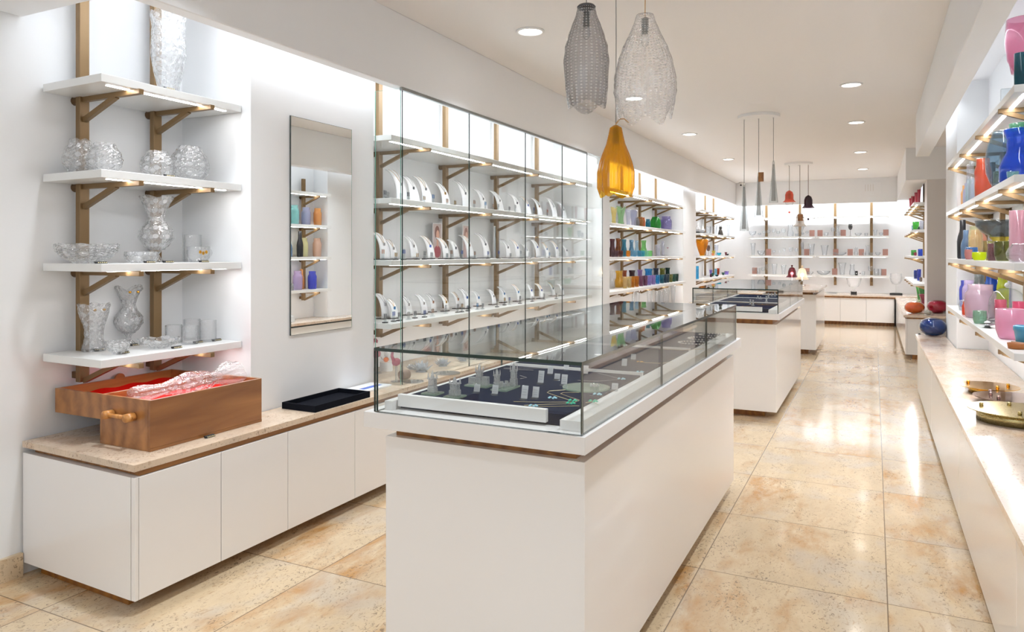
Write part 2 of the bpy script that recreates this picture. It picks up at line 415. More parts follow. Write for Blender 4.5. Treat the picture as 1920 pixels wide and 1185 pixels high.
# ------------------------------------------------------------------ the room
CE = 2.88
struct(MB().box(-3.6, 1.9, -2.2, 17.2, -.12, 0), 'floor', floorm)
struct(MB().box(-3.6, 1.9, -2.2, 17.2, CE, CE + .12), 'ceiling', ceilm)
struct(MB().box(-3.6, -3.33, -2.2, 2.75, 0, CE), 'wall_left', wallm)
struct(MB().box(-3.6, -2.83, 2.73, 3.745, 0, CE), 'wall_left_mirror_pier', wallm)
struct(MB().box(-3.6, -3.2, 3.745, 7.5, 0, CE), 'wall_left_case', wallm)
struct(MB().box(-3.6, -2.625, 7.5, 7.73, 0, CE), 'wall_left_narrow_pier', wallm)
struct(MB().box(-3.6, -3.17, 7.73, 11.74, 0, CE), 'wall_left_glassware', wallm)
struct(MB().box(-3.6, -2.75, 11.74, 12.68, 0, CE), 'wall_left_far_pier', wallm)
struct(MB().box(-3.6, -3.08, 12.68, 16.7, 0, CE), 'wall_left_far', wallm)
struct(MB().box(-3.6, 1.9, 16.7, 17.0, 0, CE), 'wall_back', wallm)
struct(MB().box(.87, 1.9, -2.2, 7.35, 0, CE), 'wall_right', wallm)
struct(MB().box(.64, 1.9, 7.35, 8.42, 0, CE), 'wall_right_pier', wallm)
struct(MB().box(1.75, 1.9, 8.42, 11.7, 0, CE), 'wall_right_recess', wallm)
struct(MB().box(.66, 1.9, 11.7, 12.25, 0, 2.43), 'wall_right_far_pier', plain('grey_paint', 'dcd8d6', .6))
struct(MB().box(.87, 1.9, 12.25, 16.7, 0, CE), 'wall_right_far', wallm)
# lowered ceiling lips hiding the coves
struct(MB().box(-2.70, -2.62, 1.66, 16.05, 2.43, CE, .004), 'trim_1', lipm)
struct(MB().box(-3.33, -2.70, 1.66, 1.906, 2.43, CE, .004), 'trim_2', lipm)
struct(MB().box(.40, .525, -2.2, 8.92, 2.43, CE, .004), 'trim_3', lipm)
struct(MB().box(.40, .66, 11.7, 16.05, 2.43, CE), 'trim_4', lipm)
struct(MB().box(.66, 1.9, 11.7, 12.25, 2.43, CE), 'trim_5', lipm)
struct(MB().box(-3.6, 1.9, -2.3, -2.2, 0, 1.25), 'wall_front_added', wallm)  # unseen low wall, added behind the camera to dim reflections in the case glass
struct(MB().box(-2.62, .40, 15.95, 16.06, 2.40, CE, .004), 'trim_6', lipm)
struct(MB().box(-3.33, -3.31, -2.2, 1.9, 0, .10), 'baseboard_left', skirt)
struct(MB().box(.855, .87, -2.2, 1.0, 0, .10), 'baseboard_right', skirt)

# ------------------------------------------------------------------ left run of base cabinets
sk = lambda x, y, z: (x, y + (.038 * (-2.55 - x) if y < 1.96 else 0), z)
cy = [1.875, 2.291, 2.696, 3.206, 3.70, 4.2, 4.7, 5.2, 5.7, 6.2, 6.7, 7.2, 7.7]
for i in range(len(cy) - 1):
    y0, y1 = cy[i], cy[i + 1]
    where = ['at the near end of the left counter, under the wooden box', 'second from the near end of the left counter', 'below the mirror, third from the near end',
             'below the black velvet tray, partly behind the glass case counter'][i] if i < 4 else None
    t = thing('base_cabinet', ('white handleless base cabinet ' + where) if where else 'white base cabinet under the jewellery case, seen past the island', 'cabinet', (-2.9, (y0 + y1) / 2, 0),
              None if where else 'cabinets under the jewellery case')
    xb = -3.32 if y1 < 2.8 else (-2.82 if y0 < 3.74 else -3.19)
    if y1 > 7.5: xb = -2.61
    if i == 0:
        MB().box(xb + .001, -2.575, y0, y1 - .001, .057, .533).xform(sk).build('carcass', lac, t)
        MB().box(-2.572, -2.55, y0 + .001, y0 + .017, .057, .533, .001).build('end_panel', lac, t)
    else:
        MB().box(xb + .001, -2.575, y0 + .001, y1 - .001, .057, .533).build('carcass', lac, t)
    MB().box(-2.574, -2.55, y0 + (.019 if i == 0 else .0015), y1 - .0015, .057, .533, .001).build('door', lac, t)
    MB().box(xb + .05, -2.66, y0 + (.05 if i == 0 else 0), y1, 0, .057).xform(sk).build('plinth', oakk, t)
w = thing('worktop', 'beige travertine worktop running along the left wall above the white cabinets', 'worktop', (-2.9, 2, .535))
wt = MB()
wt.prism([(-2.55, 1.873), (-2.55, 15.2), (-3.075, 15.2), (-3.075, 12.69), (-2.745, 12.69), (-2.745, 11.73), (-3.165, 11.73), (-3.165, 7.74), (-2.62, 7.74), (-2.62, 7.49), (-3.195, 7.49),
          (-3.195, 3.75), (-2.825, 3.75), (-2.825, 2.725), (-3.32, 2.725), (-3.32, 1.902)], .557, .583)
wt.build('stone_slab', topm, w)
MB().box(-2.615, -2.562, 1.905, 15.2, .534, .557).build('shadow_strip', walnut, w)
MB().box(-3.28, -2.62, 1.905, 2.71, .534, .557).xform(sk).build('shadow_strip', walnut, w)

# ------------------------------------------------------------------ shelving
ZS = [2.153, 1.752, 1.356, .953]
SHN = ['top', 'second', 'third', 'lowest']


def upright(x_wall, x_tip, y, label, side=1, zs=ZS, group=None, ztop=2.86, parts=True):
    """side=1: shelves reach towards +X from a wall on the left; -1 the other way"""
    xf = x_wall + side * .07
    t = thing('shelf_upright', label, 'shelf support', (xf, y, .8), group)
    MB().box(*sorted((xf - side * .032, xf)), y - .023, y + .023, zs[-1] - .145, ztop, .0015).build('post', bronze, t)
    MB().box(*sorted((x_wall, xf - side * .032)), y - .016, y + .016, zs[-1] - .13, zs[-1] - .10).build('wall_fixing', bronzed, t)
    for z in zs:
        b = MB(); zt = z - .034
        b.box(*sorted((xf, x_tip)), y - .012, y + .012, zt - .022, zt, .001)
        b.bar((xf, y, zt - .105), (xf + side * .225, y, zt - .016), .022, .02, up=(0, 1, 0))
        bk = b.build('bracket', bronze, t)
        if parts:
            MB().tube([(x_wall, y, zt - .012), (xf - side * .03, y, zt - .012)], .022, 12).build('standoff', bronzed, bk)
    return t


def board(x0, x1, y0, y1, z, label, led_x=None, led_y=None, skew=False, group=None, name='wall_shelf'):
    t = thing(name, label, 'shelf', ((x0 + x1) / 2, y0, z - .034), group)
    b = MB().box(x0, x1, y0, y1, z - .034, z, .0012)
    if skew: b.xform(lambda x, y, zz: (x, y + (.038 * (x1 - x) if y < 2.2 else 0), zz))
    bd = b.build('board', shelfm, t)
    if led_x is not None: MB().box(led_x - .009, led_x + .009, y0 + .06, y1 - .06, z - .0355, z - .0335).build('light_strip', led, bd)
    if led_y is not None: MB().box(x0 + .06, x1 - .06, led_y - .006, led_y + .006, z - .0355, z - .0335).build('light_strip', led, bd)
    return t


for y, wd in ((2.143, 'nearer'), (2.527, 'farther')):
    upright(-3.33, -2.87, y, f'{wd} of the two bronze metal uprights behind the cut crystal shelves')
for z, n in zip(ZS, SHN):
    board(-3.315, -2.89, 1.971, 2.725, z, f'{n} white shelf of the cut crystal display left of the mirror', -2.94, skew=True)
for k, y in enumerate((4.225, 5.12, 6.02, 6.93)):
    upright(-3.2, -2.715, y, f'bronze upright with brackets in the jewellery case, {["nearest", "second", "third", "farthest"][k]} of four')
for z, n in zip(ZS, SHN):
    board(-3.185, -2.735, 3.80, 7.47, z, f'{n} long white shelf inside the glass jewellery case', -2.785)
for k, y in enumerate((7.93, 8.82, 9.70, 10.56, 11.45)):
    upright(-3.17, -2.69, y, f'bronze upright carrying the coloured glassware shelves, {["nearest", "second", "third", "fourth", "farthest"][k]} of five')
for z, n in zip(ZS, SHN):
    board(-3.155, -2.705, 7.76, 11.72, z, f'{n} white shelf of the coloured jugs and tumblers display', -2.755)
for k, y in enumerate((13.07, 13.85, 14.8, 15.65)):
    upright(-3.08, -2.61, y, f'bronze upright at the far end of the left wall, {["nearest", "second", "third", "farthest"][k]} of four')
for z, n in zip(ZS, SHN):
    board(-3.065, -2.63, 12.72, 15.9, z, f'{n} white shelf with the amber fan vase bay, far end of the left wall', -2.68)
for k, y in enumerate((4.35, 5.27, 6.2, 7.1)):
    upright(.87, .555, y, f'bronze upright behind the right-hand vase shelves, {["nearest", "second", "third", "farthest"][k]} of four', -1, ztop=2.34)
for z, n in zip(ZS, SHN):
    board(.56, .855, 3.92, 7.33, z, f'{n} white shelf of the colourful vases on the right wall', .61)
for k, y in enumerate((12.75, 13.6, 14.45, 15.3)):
    upright(.87, .50, y, f'bronze upright of the far right shelves, {["nearest", "second", "third", "farthest"][k]} of four', -1)
for z, n in zip(ZS, SHN):
    board(.52, .855, 12.3, 15.8, z, f'{n} white shelf of the far right bay beyond the grey pier', .57)
# back wall: frontal posts
for k, px in enumerate((1437, 1500, 1566, 1634)):
    x = P(px, 450, Y=16.63)[0]; t = thing('shelf_upright', f'flat bronze upright on the back wall, {["leftmost", "second from left", "third from left", "rightmost"][k]}', 'shelf support', (x, 16.65, .8))
    MB().box(x - .026, x + .026, 16.61, 16.65, .74, 2.7, .001).build('post', bronze, t)
    MB().box(x - .012, x + .012, 16.65, 16.7, .75, .79).build('wall_fixing', bronzed, t)
    for z in ZS:
        MB().box(x - .011, x + .011, 16.32, 16.61, z - .056, z - .035).bar((x, 16.61, z - .13), (x, 16.45, z - .05), .02, .02, up=(1, 0, 0)).build('bracket', bronze, t)
for z, n in zip(ZS, SHN):
    board(P(1403, 0, Y=16.3)[0], P(1528, 0, Y=16.3)[0], 16.3, 16.6, z, f'{n} white shelf on the back wall, left half', led_y=16.35)
    board(P(1531, 0, Y=16.3)[0], P(1667, 0, Y=16.3)[0], 16.3, 16.6, z, f'{n} white shelf on the back wall, right half', led_y=16.35)

# ------------------------------------------------------------------ right run, far right run, back run of cabinets
def run_x(xf, xbs, ys, name_label, zt=.581, side=1, top=topm2, zb=.03, plin=.08):
    """cabinets whose doors face the aisle (-X side when side=1)"""
    for i in range(len(ys) - 1):
        y0, y1 = ys[i], ys[i + 1]; xb = xbs[i]
        t = thing('base_cabinet', name_label[i], 'cabinet', ((xf + xb) / 2, (y0 + y1) / 2, 0))
        MB().box(xf + .024, xb, y0 + .001, y1 - .001, zb, zt - .048).build('carcass', lac, t)
        MB().box(xf, xf + .023, y0 + .0015, y1 - .0015, zb, zt - .048, .001).build('door', lac, t)
        MB().box(xf + plin, xb - .03, y0, y1, 0, zb).build('plinth', walnut, t)


run_x(.392, [.86, .86, .86, .63], [1.0, 2.7, 4.4, 6.4, 8.42], ['white glossy cabinet front along the right wall, nearest the camera', 'white glossy cabinet along the right wall, below the satin brass plate',
      'white glossy cabinet along the right wall, below the rosy metal plate', 'white glossy cabinet along the right wall, below the blue glass ball'])
w = thing('worktop', 'polished cream travertine worktop along the right wall under the vase shelves', 'worktop', (.6, 3, .533))
MB().prism([(.375, .99), (.375, 8.45), (.632, 8.45), (.632, 7.34), (.865, 7.34), (.865, .99)], .553, .581).build('stone_slab', topm2, w)
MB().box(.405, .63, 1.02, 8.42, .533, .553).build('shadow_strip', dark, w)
run_x(.37, [.65, .86, .86, .86], [11.0, 12.3, 13.4, 14.5, 15.65], ['white cabinet with grey end panel at the near end of the far right run', 'white cabinet door, second in the far right run', 'white cabinet door, third in the far right run', 'white cabinet in the far right corner'], zb=.06)
w = thing('worktop', 'travertine worktop of the far right run, carrying the amber and magenta glass balls', 'worktop', (.6, 11, .533))
MB().prism([(.35, 10.97), (.35, 15.2), (.85, 15.2), (.85, 12.26), (.645, 12.26), (.645, 11.69), (.85, 11.69), (.85, 10.97)], .553, .583).build('stone_slab', topm2, w)
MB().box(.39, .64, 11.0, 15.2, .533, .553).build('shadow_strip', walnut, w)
bx = [-3.07, -2.3, -1.55, -.80 - .1, P(1575.5, 0, Y=15.7)[0], P(1624, 0, Y=15.7)[0], P(1675, 0, Y=15.7)[0], .345]
BL = ['white back wall cabinet in the far left corner', 'white back wall cabinet behind the second glass case', 'white back wall cabinet behind the third island', 'white back wall cabinet door left of the two middle ones',
      'white back wall cabinet below the crystal bowl, left door', 'white back wall cabinet left of the trophy vase, wide door', 'narrow white filler cabinet in the back right corner']
for i in range(len(bx) - 1):
    t = thing('base_cabinet', BL[i], 'cabinet', ((bx[i] + bx[i + 1]) / 2, 15.9, 0))
    MB().box(bx[i] + .001, bx[i + 1] - .001, 15.725, 16.68, .07, .533).build('carcass', lac, t)
    MB().box(bx[i] + .0015, bx[i + 1] - .0015, 15.70, 15.724, .07, .533, .001).build('door', lac, t)
    MB().box(bx[i], bx[i + 1], 15.80, 16.6, 0, .07).build('plinth', walnut, t)
w = thing('worktop', 'travertine worktop with brown edge strip along the back wall', 'worktop', (-1, 15.7, .533))
MB().prism([(-3.06, 15.66), (.86, 15.66), (.86, 16.69), (-3.06, 16.69)], .56, .583).build('stone_slab', topm2, w)
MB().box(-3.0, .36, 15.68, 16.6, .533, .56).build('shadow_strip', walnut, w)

# ------------------------------------------------------------------ glass front of the jewellery case
def gpane(name, x0, x1, y0, y1, z0, z1, parent, edges=(edgeg,)):
    """glass sheet: big faces clear, narrow edges dark green"""
    b = MB().box(x0, x1, y0, y1, z0, z1); d = (x1 - x0, y1 - y0, z1 - z0); k = d.index(min(d))
    # faces order: x0,x1,y0,y1,z0,z1
    b.m = [0 if i // 2 == k else 1 for i in range(6)]
    return b.build(name, [pane, edges[0]], parent)


t = thing('glass_enclosure', 'tall frameless glass front closing the jewellery shelves on the left wall', 'glass case', (-2.62, 3.76, .583))
gy = [3.762, 4.60, 5.55, 6.36, 7.02, 7.495]
for i in range(5): gpane('glass_panel', -2.630, -2.622, gy[i] + .002, gy[i + 1] - .002, .583, 2.424, t)
gpane('side_panel', -2.826, -2.632, 3.752, 3.760, .583, 2.424, t, (edgel,))
MB().box(-2.636, -2.618, 3.75, 7.0, 2.412, 2.43).build('top_rail', plain('steel_rail', '8d9190', .35, metal=.6), t)

# ------------------------------------------------------------------ mirror
t = thing('wall_mirror', 'tall frameless mirror on the white pier between crystal shelves and glass case', 'mirror', (-2.83, 3.26, .95))
MB().box(-2.829, -2.823, 3.003, 3.52, .955, 2.145).build('backing', dark, t)
MB().box(-2.8229, -2.8215, 3.006, 3.518, .957, 2.143).build('mirror_glass', mirm, t)


# ------------------------------------------------------------------ islands
def island(x0, x1, y0, y1, label, panes_r, panes_l, trays):
    t = thing('display_counter', label, 'display counter', ((x0 + x1) / 2, y0, 0))
    MB().box(x0 + .02, x1 - .035, y0 + .09, y1 - .05, .06, .80, .001).build('cabinet_body', lac, t)
    MB().box(x0 + .12, x1 - .14, y0 + .19, y1 - .15, 0, .06).build('plinth', oakk, t)
    MB().box(x0 + .045, x1 - .07, y0 + .115, y1 - .08, .80, .846).build('shadow_gap', walnut, t)
    c = MB().box(x0, x1, y0, y1, .846, .896, .001); c.build('counter_cap', capm, t)
    c = MB().box(x0 + .045, x0 + .075, y0 + .05, y1 - .05, .896, .925).box(x1 - .095, x1 - .03, y0 + .05, y1 - .05, .896, .925); c.build('inner_frame', capm, t)
    zt = 1.10
    gpane('front_glass', x0 + .034, x1 - .012, y0 + .008, y0 + .018, .897, zt - .0101, t)
    gpane('rear_glass', x0 + .034, x1 - .012, y1 - .098, y1 - .090, .897, zt - .0101, t, (edgel,))
    gpane('top_glass', x0 + .034, x1 - .012, y0 + .008, y1 - .090, zt - .010, zt, t)
    ys = [y0 + .019] + panes_r + [y1 - .099]
    for i in range(len(ys) - 1): gpane('side_glass', x1 - .020, x1 - .012, ys[i] + .001, ys[i + 1] - .001, .897, zt - .0101, t)
    ys = [y0 + .019] + panes_l + [y1 - .099]
    for i in range(len(ys) - 1): gpane('side_glass', x0 + .034, x0 + .042, ys[i] + .001, ys[i + 1] - .001, .897, zt - .0101, t)
    for i, (a, b) in enumerate(trays):
        d = MB().box(x0 + .078, x1 - .15, a, a + .018, .905, .944, .001) if i == 0 else MB().box(x0 + .078, x1 - .10, a + .010, a + .018, .899, .934)
        d.build('drawer_rail', capm, t)
        MB().box(x0 + .077, x1 - .098, a + .0185, b - .001, .897, .930).build('felt_tray', navy, t)
    return t


island(-1.46, -.709, 1.88, 4.50, 'large white display counter with a glass top case, nearest the camera', [2.746, 3.569], [2.77, 3.40], [(1.955, 2.74), (2.77, 3.56), (3.59, 4.38)])
island(-1.455, -.700, 6.40, 8.80, 'white display counter with a glass top case, second along the aisle', [7.42, 8.22], [7.3, 8.1], [(6.48, 7.25), (7.28, 8.0), (8.03, 8.68)])
t = thing('island_table', 'third white island with a thin travertine top, farthest along the aisle', 'island', (-1.1, 10.75, 0))
MB().box(-1.42, -.715, 10.85, 12.75, .07, .83, .001).build('cabinet_body', lac, t)
MB().box(-1.32, -.82, 10.95, 12.65, 0, .07).build('plinth', walnut, t)
MB().box(-1.38, -.755, 10.9, 12.7, .83, .865).build('shadow_gap', walnut, t)
MB().box(-1.46, -.68, 10.75, 12.8, .865, .895, .001).build('stone_top', topm2, t)

# ------------------------------------------------------------------ ceiling lights
for k, (x, y) in enumerate(DOWN):
    if y < 4.4 or (x < -1 and y > 12) or (x > -1 and y < 5): continue
    row = 'left' if x < -1 else 'right'
    lab = {(-2.05, 4.41): 'round recessed ceiling downlight left of the smoky pendant', (-2.05, 6.75): 'round recessed downlight hidden behind the clear pendant', (-2.05, 9.09): 'small round ceiling downlight right of the amber pendant',
           (-2.05, 11.77): 'small round ceiling downlight, farthest in the left row', (-.18, 7.05): 'bright round ceiling downlight, largest in the right row', (-.18, 9.1): 'round ceiling downlight, second in the right row',
           (-.18, 11.8): 'small round ceiling downlight, third in the right row'}.get((x, y), 'small round ceiling downlight, farthest in the right row near the back wall')
    t = thing('ceiling_downlight', lab, 'ceiling light', (x, y, CE))
    MB().lathe([(.076, -.0), (.094, -.0), (.094, -.008), (.080, -.012), (.076, -.006)], (x, y, CE), 28, cap=False).build('trim_ring', whitep, t, True)
    MB().lathe([(.0005, -.0045), (.076, -.0045), (.076, -.001), (.0005, -.001)], (x, y, CE), 28).build('lens', lampglow, t)

# ================================================================== goods
PR = {
    'jar': [(0, .84), (.03, .94), (.4, 1), (.68, 1), (.76, .94), (.82, .80), (.87, .77), (1, .79)],
    'bottle': [(0, .8), (.04, .95), (.45, 1), (.58, .86), (.70, .58), (.78, .52), (1, .52)],
    'cyl': [(0, .94), (.02, 1), (1, 1)],
    'tumbler': [(0, .8), (.04, .86), (1, 1)],
    'flare': [(0, .55), (.05, .6), (.35, .62), (.75, .82), (1, 1)],
    'fan': [(0, .36), (.08, .40), (.3, .62), (.6, .85), (1, 1)],
    'bowl': [(0, .42), (.07, .46), (.3, .74), (.65, .95), (1, 1)],
    'cup': [(0, .7), (.06, .8), (.3, .95), (.6, 1), (1, .98)],
    'globe': [(0, .5), (.06, .68), (.25, .93), (.5, 1), (.75, .86), (.92, .62), (1, .58)],
    'carafe': [(0, .86), (.05, 1), (.32, 1), (.45, .86), (.57, .66), (.8, .62), (1, .80)],
    'tulip': [(0, .5), (.03, .48), (.08, .16), (.16, .14), (.24, .62), (.38, .98), (.5, .95), (.64, .55), (.74, .46), (.88, .66), (1, .95)],
    'goblet': [(0, .72), (.02, .7), (.05, .1), (.42, .08), (.47, .4), (.6, .86), (.78, 1), (1, .92)],
    'wine': [(0, .78), (.015, .76), (.03, .09), (.5, .07), (.55, .5), (.68, .96), (.8, 1), (1, .8)],
    'flute': [(0, .95), (.015, .9), (.03, .12), (.42, .1), (.48, .6), (.7, 1), (.85, .95), (1, .8)],
    'footbowl': [(0, .5), (.03, .46), (.1, .14), (.3, .14), (.38, .5), (.6, .85), (1, 1)],
    'hurricane': [(0, .64), (.04, .56), (.12, .58), (.3, .78), (.5, .93), (.75, .90), (.88, .88), (1, 1)],
    'waist': [(0, .7), (.04, .78), (.3, .56), (.55, .62), (.8, .85), (1, 1)],
}
INNER = {'tulip': .2, 'goblet': .47, 'wine': .55, 'flute': .48, 'footbowl': .38}


def prof(kind, h, r, th=None, inner=True):
    o = [(rr * r, t * h) for t, rr in PR[kind]]
    if not inner: return o
    th = th or max(.0016, min(.006, r * .08)); t0 = INNER.get(kind, .04)
    rim = o[-1]; i = [(rim[0] - th * .5, rim[1] + th * .4)]
    for t, rr in reversed(PR[kind]):
        if t > t0 and t < 1: i.append((max(.001, rr * r - th), t * h))
        elif t == 1: i.append((max(.001, rr * r - th), t * h - th * .3))
    last = i[-1]; i.append((last[0] * .8, max(t0, .05) * h)); i.append((.0008, max(t0, .045) * h)); return o + i


def pos(px, X=None, Z=None, py=None):
    x, y, z, s = P(px, py if py is not None else 475, X=X, Z=Z if X is None else None)
    return (x, y, s)


def vessel(name, label, cat, px, z, X=None, py=None, ytop=None, w=20, kind='jar', mat=None, group=None, n=24, fn=None, smooth=True, h=None, handle=None, th=None, dx=0):
    """a hollow glass piece standing on height z; w is its width and ytop its rim in photo pixels, turned into real size at its distance"""
    x, y, s = pos(px, X=X, Z=z, py=py); r = w * s / 2
    if X is not None and X < -2.5 and y > 12.8: y = min(y, 15.75)
    if h is None: h = EYE + (HY - ytop) * s - z
    for zz in ZS:
        if zz > z + .05: lim = zz - .034 - z - .012
    h = min(h, lim) if z < ZS[0] - .01 and x > -3.3 else h
    b = MB().lathe(prof(kind, h, r, th), (x, y, z + .0005), n, fn(h, r) if fn else None)
    if handle is None: return single(b, name, mat, label, cat, (x, y, z), group, smooth)
    t = thing(name, label, cat, (x, y, z), group); b.build('body', mat, t, smooth)
    hy = -1 if handle < 0 else 1; pts = []
    for k in range(11):
        a = -1.35 + 2.7 * k / 10; pts.append((x, y + hy * (r * .62 + math.cos(a) * r * .75), z + h * (.62 + .30 * math.sin(a))))
    MB().tube(pts, max(.003, r * .13), 8).build('handle', mat, t, True); return t


def wavyrim(nl, amp, flute=0, k=0):
    def f(h, r):
        def g(t, rr, z, i):
            q = max(0, (z / h - .6) / .4); return (rr * (1 + flute * math.cos(k * t) + amp * q * math.cos(nl * t)), z + h * amp * .6 * q * q * math.cos(nl * t))
        return g
    return f


def cutfn(k=12, a=.05, nl=8, ra=.03, rows=0):
    def f(h, r):
        def g(t, rr, z, i):
            q = 1 if z > .93 * h else 0; m = abs(math.cos(k * t / 2 + (i % 2) * PI / 2))
            return (rr * (1 - a + a * 2 * m), z + q * h * ra * abs(math.cos(nl * t / 2)))
        return g
    return f


def dense(kind, n=14):
    pts = PR[kind]; out = []
    for i in range(n + 1):
        t = i / n
        for j in range(len(pts) - 1):
            if pts[j][0] <= t <= pts[j + 1][0]:
                u = (t - pts[j][0]) / (pts[j + 1][0] - pts[j][0]); out.append((t, pts[j][1] + (pts[j + 1][1] - pts[j][1]) * u)); break
    return out


for k in ('jar', 'flare', 'globe', 'tulip', 'bowl', 'waist', 'cyl', 'hurricane', 'fan'):
    PR[k + '_d'] = dense(k, 16)
    if k in INNER: INNER[k + '_d'] = INNER[k]

# ---- cut crystal left of the mirror
sx = -3.08
vessel('crystal_vase', 'tall cut crystal vase with scalloped rim, alone on the top shelf', 'vase', 316, ZS[0], X=-3.05, ytop=31, w=64, kind='hurricane_d', mat=cry, n=48, fn=cutfn(16, .035, 14, .03, 1), smooth=False)
vessel('crystal_rose_bowl', 'cut crystal globe vase with a wavy rim, far left on the second shelf', 'vase', 150, ZS[1], X=-3.18, ytop=266, w=58, kind='globe_d', mat=cry, n=40, fn=cutfn(10, .05, 6, .07), smooth=False)
vessel('crystal_rose_bowl', 'larger cut crystal globe vase beside the far left one, second shelf', 'vase', 196, ZS[1], X=-3.02, ytop=272, w=62, kind='globe_d', mat=cry, n=40, fn=cutfn(12, .04, 8, .05), smooth=False)
vessel('crystal_rose_bowl', 'small round cut crystal globe in front of the right upright, second shelf', 'vase', 295, ZS[1], X=-3.0, ytop=285, w=60, kind='globe_d', mat=cry, n=40, fn=cutfn(9, .03, 8, .01), smooth=False)
vessel('crystal_rose_bowl', 'large round cut crystal globe at the right end of the second shelf', 'vase', 355, ZS[1], X=-3.06, ytop=277, w=70, kind='globe_d', mat=cry, n=40, fn=cutfn(10, .04, 8, .02), smooth=False)
vessel('crystal_boat_bowl', 'wide boat shaped cut crystal bowl on the left of the third shelf', 'bowl', 163, ZS[2], X=-3.08, ytop=462, w=104, kind='bowl_d', mat=cry, n=48, fn=cutfn(14, .05, 8, .14), smooth=False)
vessel('crystal_bowl', 'low round frosted crystal bowl in the middle of the third shelf', 'bowl', 265, ZS[2], X=-3.02, ytop=473, w=58, kind='cup', mat=cry, n=32, fn=cutfn(8, .03, 8, .01), smooth=False)
vessel('footed_crystal_vase', 'footed tulip shaped cut crystal vase on the third shelf', 'vase', 293, ZS[2], X=-3.10, ytop=374, w=62, kind='tulip_d', mat=cry, n=40, fn=cutfn(8, .045, 5, .05), smooth=False)
t = vessel('crystal_mug', 'round crystal mug with gold stickers on the third shelf, right end', 'mug', 372, ZS[2], X=-3.0, ytop=463, w=42, kind='cup', mat=crym, handle=1)
for dy in (-.018, 0, .018):
    b = pos(372, X=-3.0); MB().ball((b[0] + .058, b[1] + dy - .02, ZS[2] + .045 - abs(dy) * -.3), .003, .008, .009, 10, 6).build('gold_sticker', gold, t)
vessel('crystal_carafe', 'clear cylindrical crystal carafe standing behind the round mug', 'carafe', 361, ZS[2], X=-3.14, ytop=441, w=32, kind='cyl_d', mat=crym, fn=cutfn(8, .02, 8, 0))
z3 = ZS[3]
for args in ((176, 658, 577, 54, 'waist_d', 'flared crystal vase with petal rim at the left of the lowest shelf', 5, .10), (241, 645, 543, 50, 'tulip_d', 'footed crystal vase with torn petal rim in the middle of the lowest shelf', 4, .08)):
    px, pb, yt, w_, kd, lb, nl, ra = args; x, y, s = pos(px, Z=z3, py=pb)
    t = thing('crystal_vase', lb, 'vase', (x, y, z3)); h = EYE + (HY - yt) * s - z3; MB().lathe(prof(kd, h, w_ * s / 2), (x, y, z3 + .0005), 40, cutfn(8, .05, nl, ra)(h, w_ * s / 2)).build('body', cry, t)
    for a in (-.5, .3): MB().ball((x + math.cos(a) * w_ * s * .40, y + math.sin(a) * w_ * s * .4, z3 + h * .96), .006, .008, .006, 10, 6).build('gold_sticker', gold, t)
vessel('crystal_bowl', 'small deep cut crystal bowl at the front of the lowest shelf', 'bowl', 221, z3, py=664, ytop=641, w=42, kind='bowl_d', mat=cry, n=32, fn=cutfn(8, .05, 6, .1), smooth=False)
vessel('crystal_dish', 'flat oval crystal dish with gold stickers in the middle of the lowest shelf', 'dish', 298, z3, py=652, ytop=638, w=72, kind='bowl', mat=cry, n=32, fn=cutfn(10, .04, 6, .3), smooth=False)
for px, pb, yt, lb in ((326, 643, 610, 'leftmost'), (360, 637, 599, 'back'), (356, 645, 611, 'front middle'), (390, 640, 601, 'rightmost')):
    vessel('crystal_tumbler', f'{lb} clear textured crystal tumbler of the group at the right of the lowest shelf', 'tumbler', px, z3, py=pb, ytop=yt, w=30, kind='cyl_d', mat=crym, fn=cutfn(8, .02, 8, 0))


def price(px, z, lab, py=None, X=None, size=1):
    x, y, s = pos(px, X=X, Z=z, py=py); t = thing('price_tag', lab, 'price tag', (x, y, z)); L = .026 * size
    tb = MB().box(x - .006, x + .006, y - L / 1, y + L / 1, z + .0005, z + .010, .001).xform(lambda a, b, c: (a - (c - z) * .6, b, c)); tb = tb.build('tag_block', black, t)
    b = MB()
    for k in range(5):
        yy = y - L * .7 + k * L * .34; b.box(x + .0005 + .004, x + .006, yy, yy + L * .2, z + .003, z + .0075)
    b.build('lettering', plain('tag_print', 'd6c9a0', .4), tb)


for px, pb, lb in ((184, 657, 'under the flared vase'), (232, 663, 'by the small deep bowl'), (254, 648, 'by the footed vase'), (332, 653, 'by the oval dish'), (372, 643, 'before the front tumblers'), (407, 639, 'right of the tumblers')):
    price(px, z3, f'tiny black price tag {lb} on the lowest crystal shelf', py=pb)
for px, lb in ((190, 'by the boat bowl'), (281, 'by the low round bowl'), (316, 'by the footed tulip vase'), (383, 'by the mug')):
    price(px, ZS[2], f'tiny black price tag {lb} on the third crystal shelf', X=-2.93)
price(318, ZS[1], 'tiny black price tag between the round globes on the second crystal shelf', X=-2.905)
price(318, ZS[0], 'tiny black price tag in front of the tall crystal vase, top shelf', X=-2.905)
price(394, .583, 'small black price tag lying in front of the wooden box', py=820)

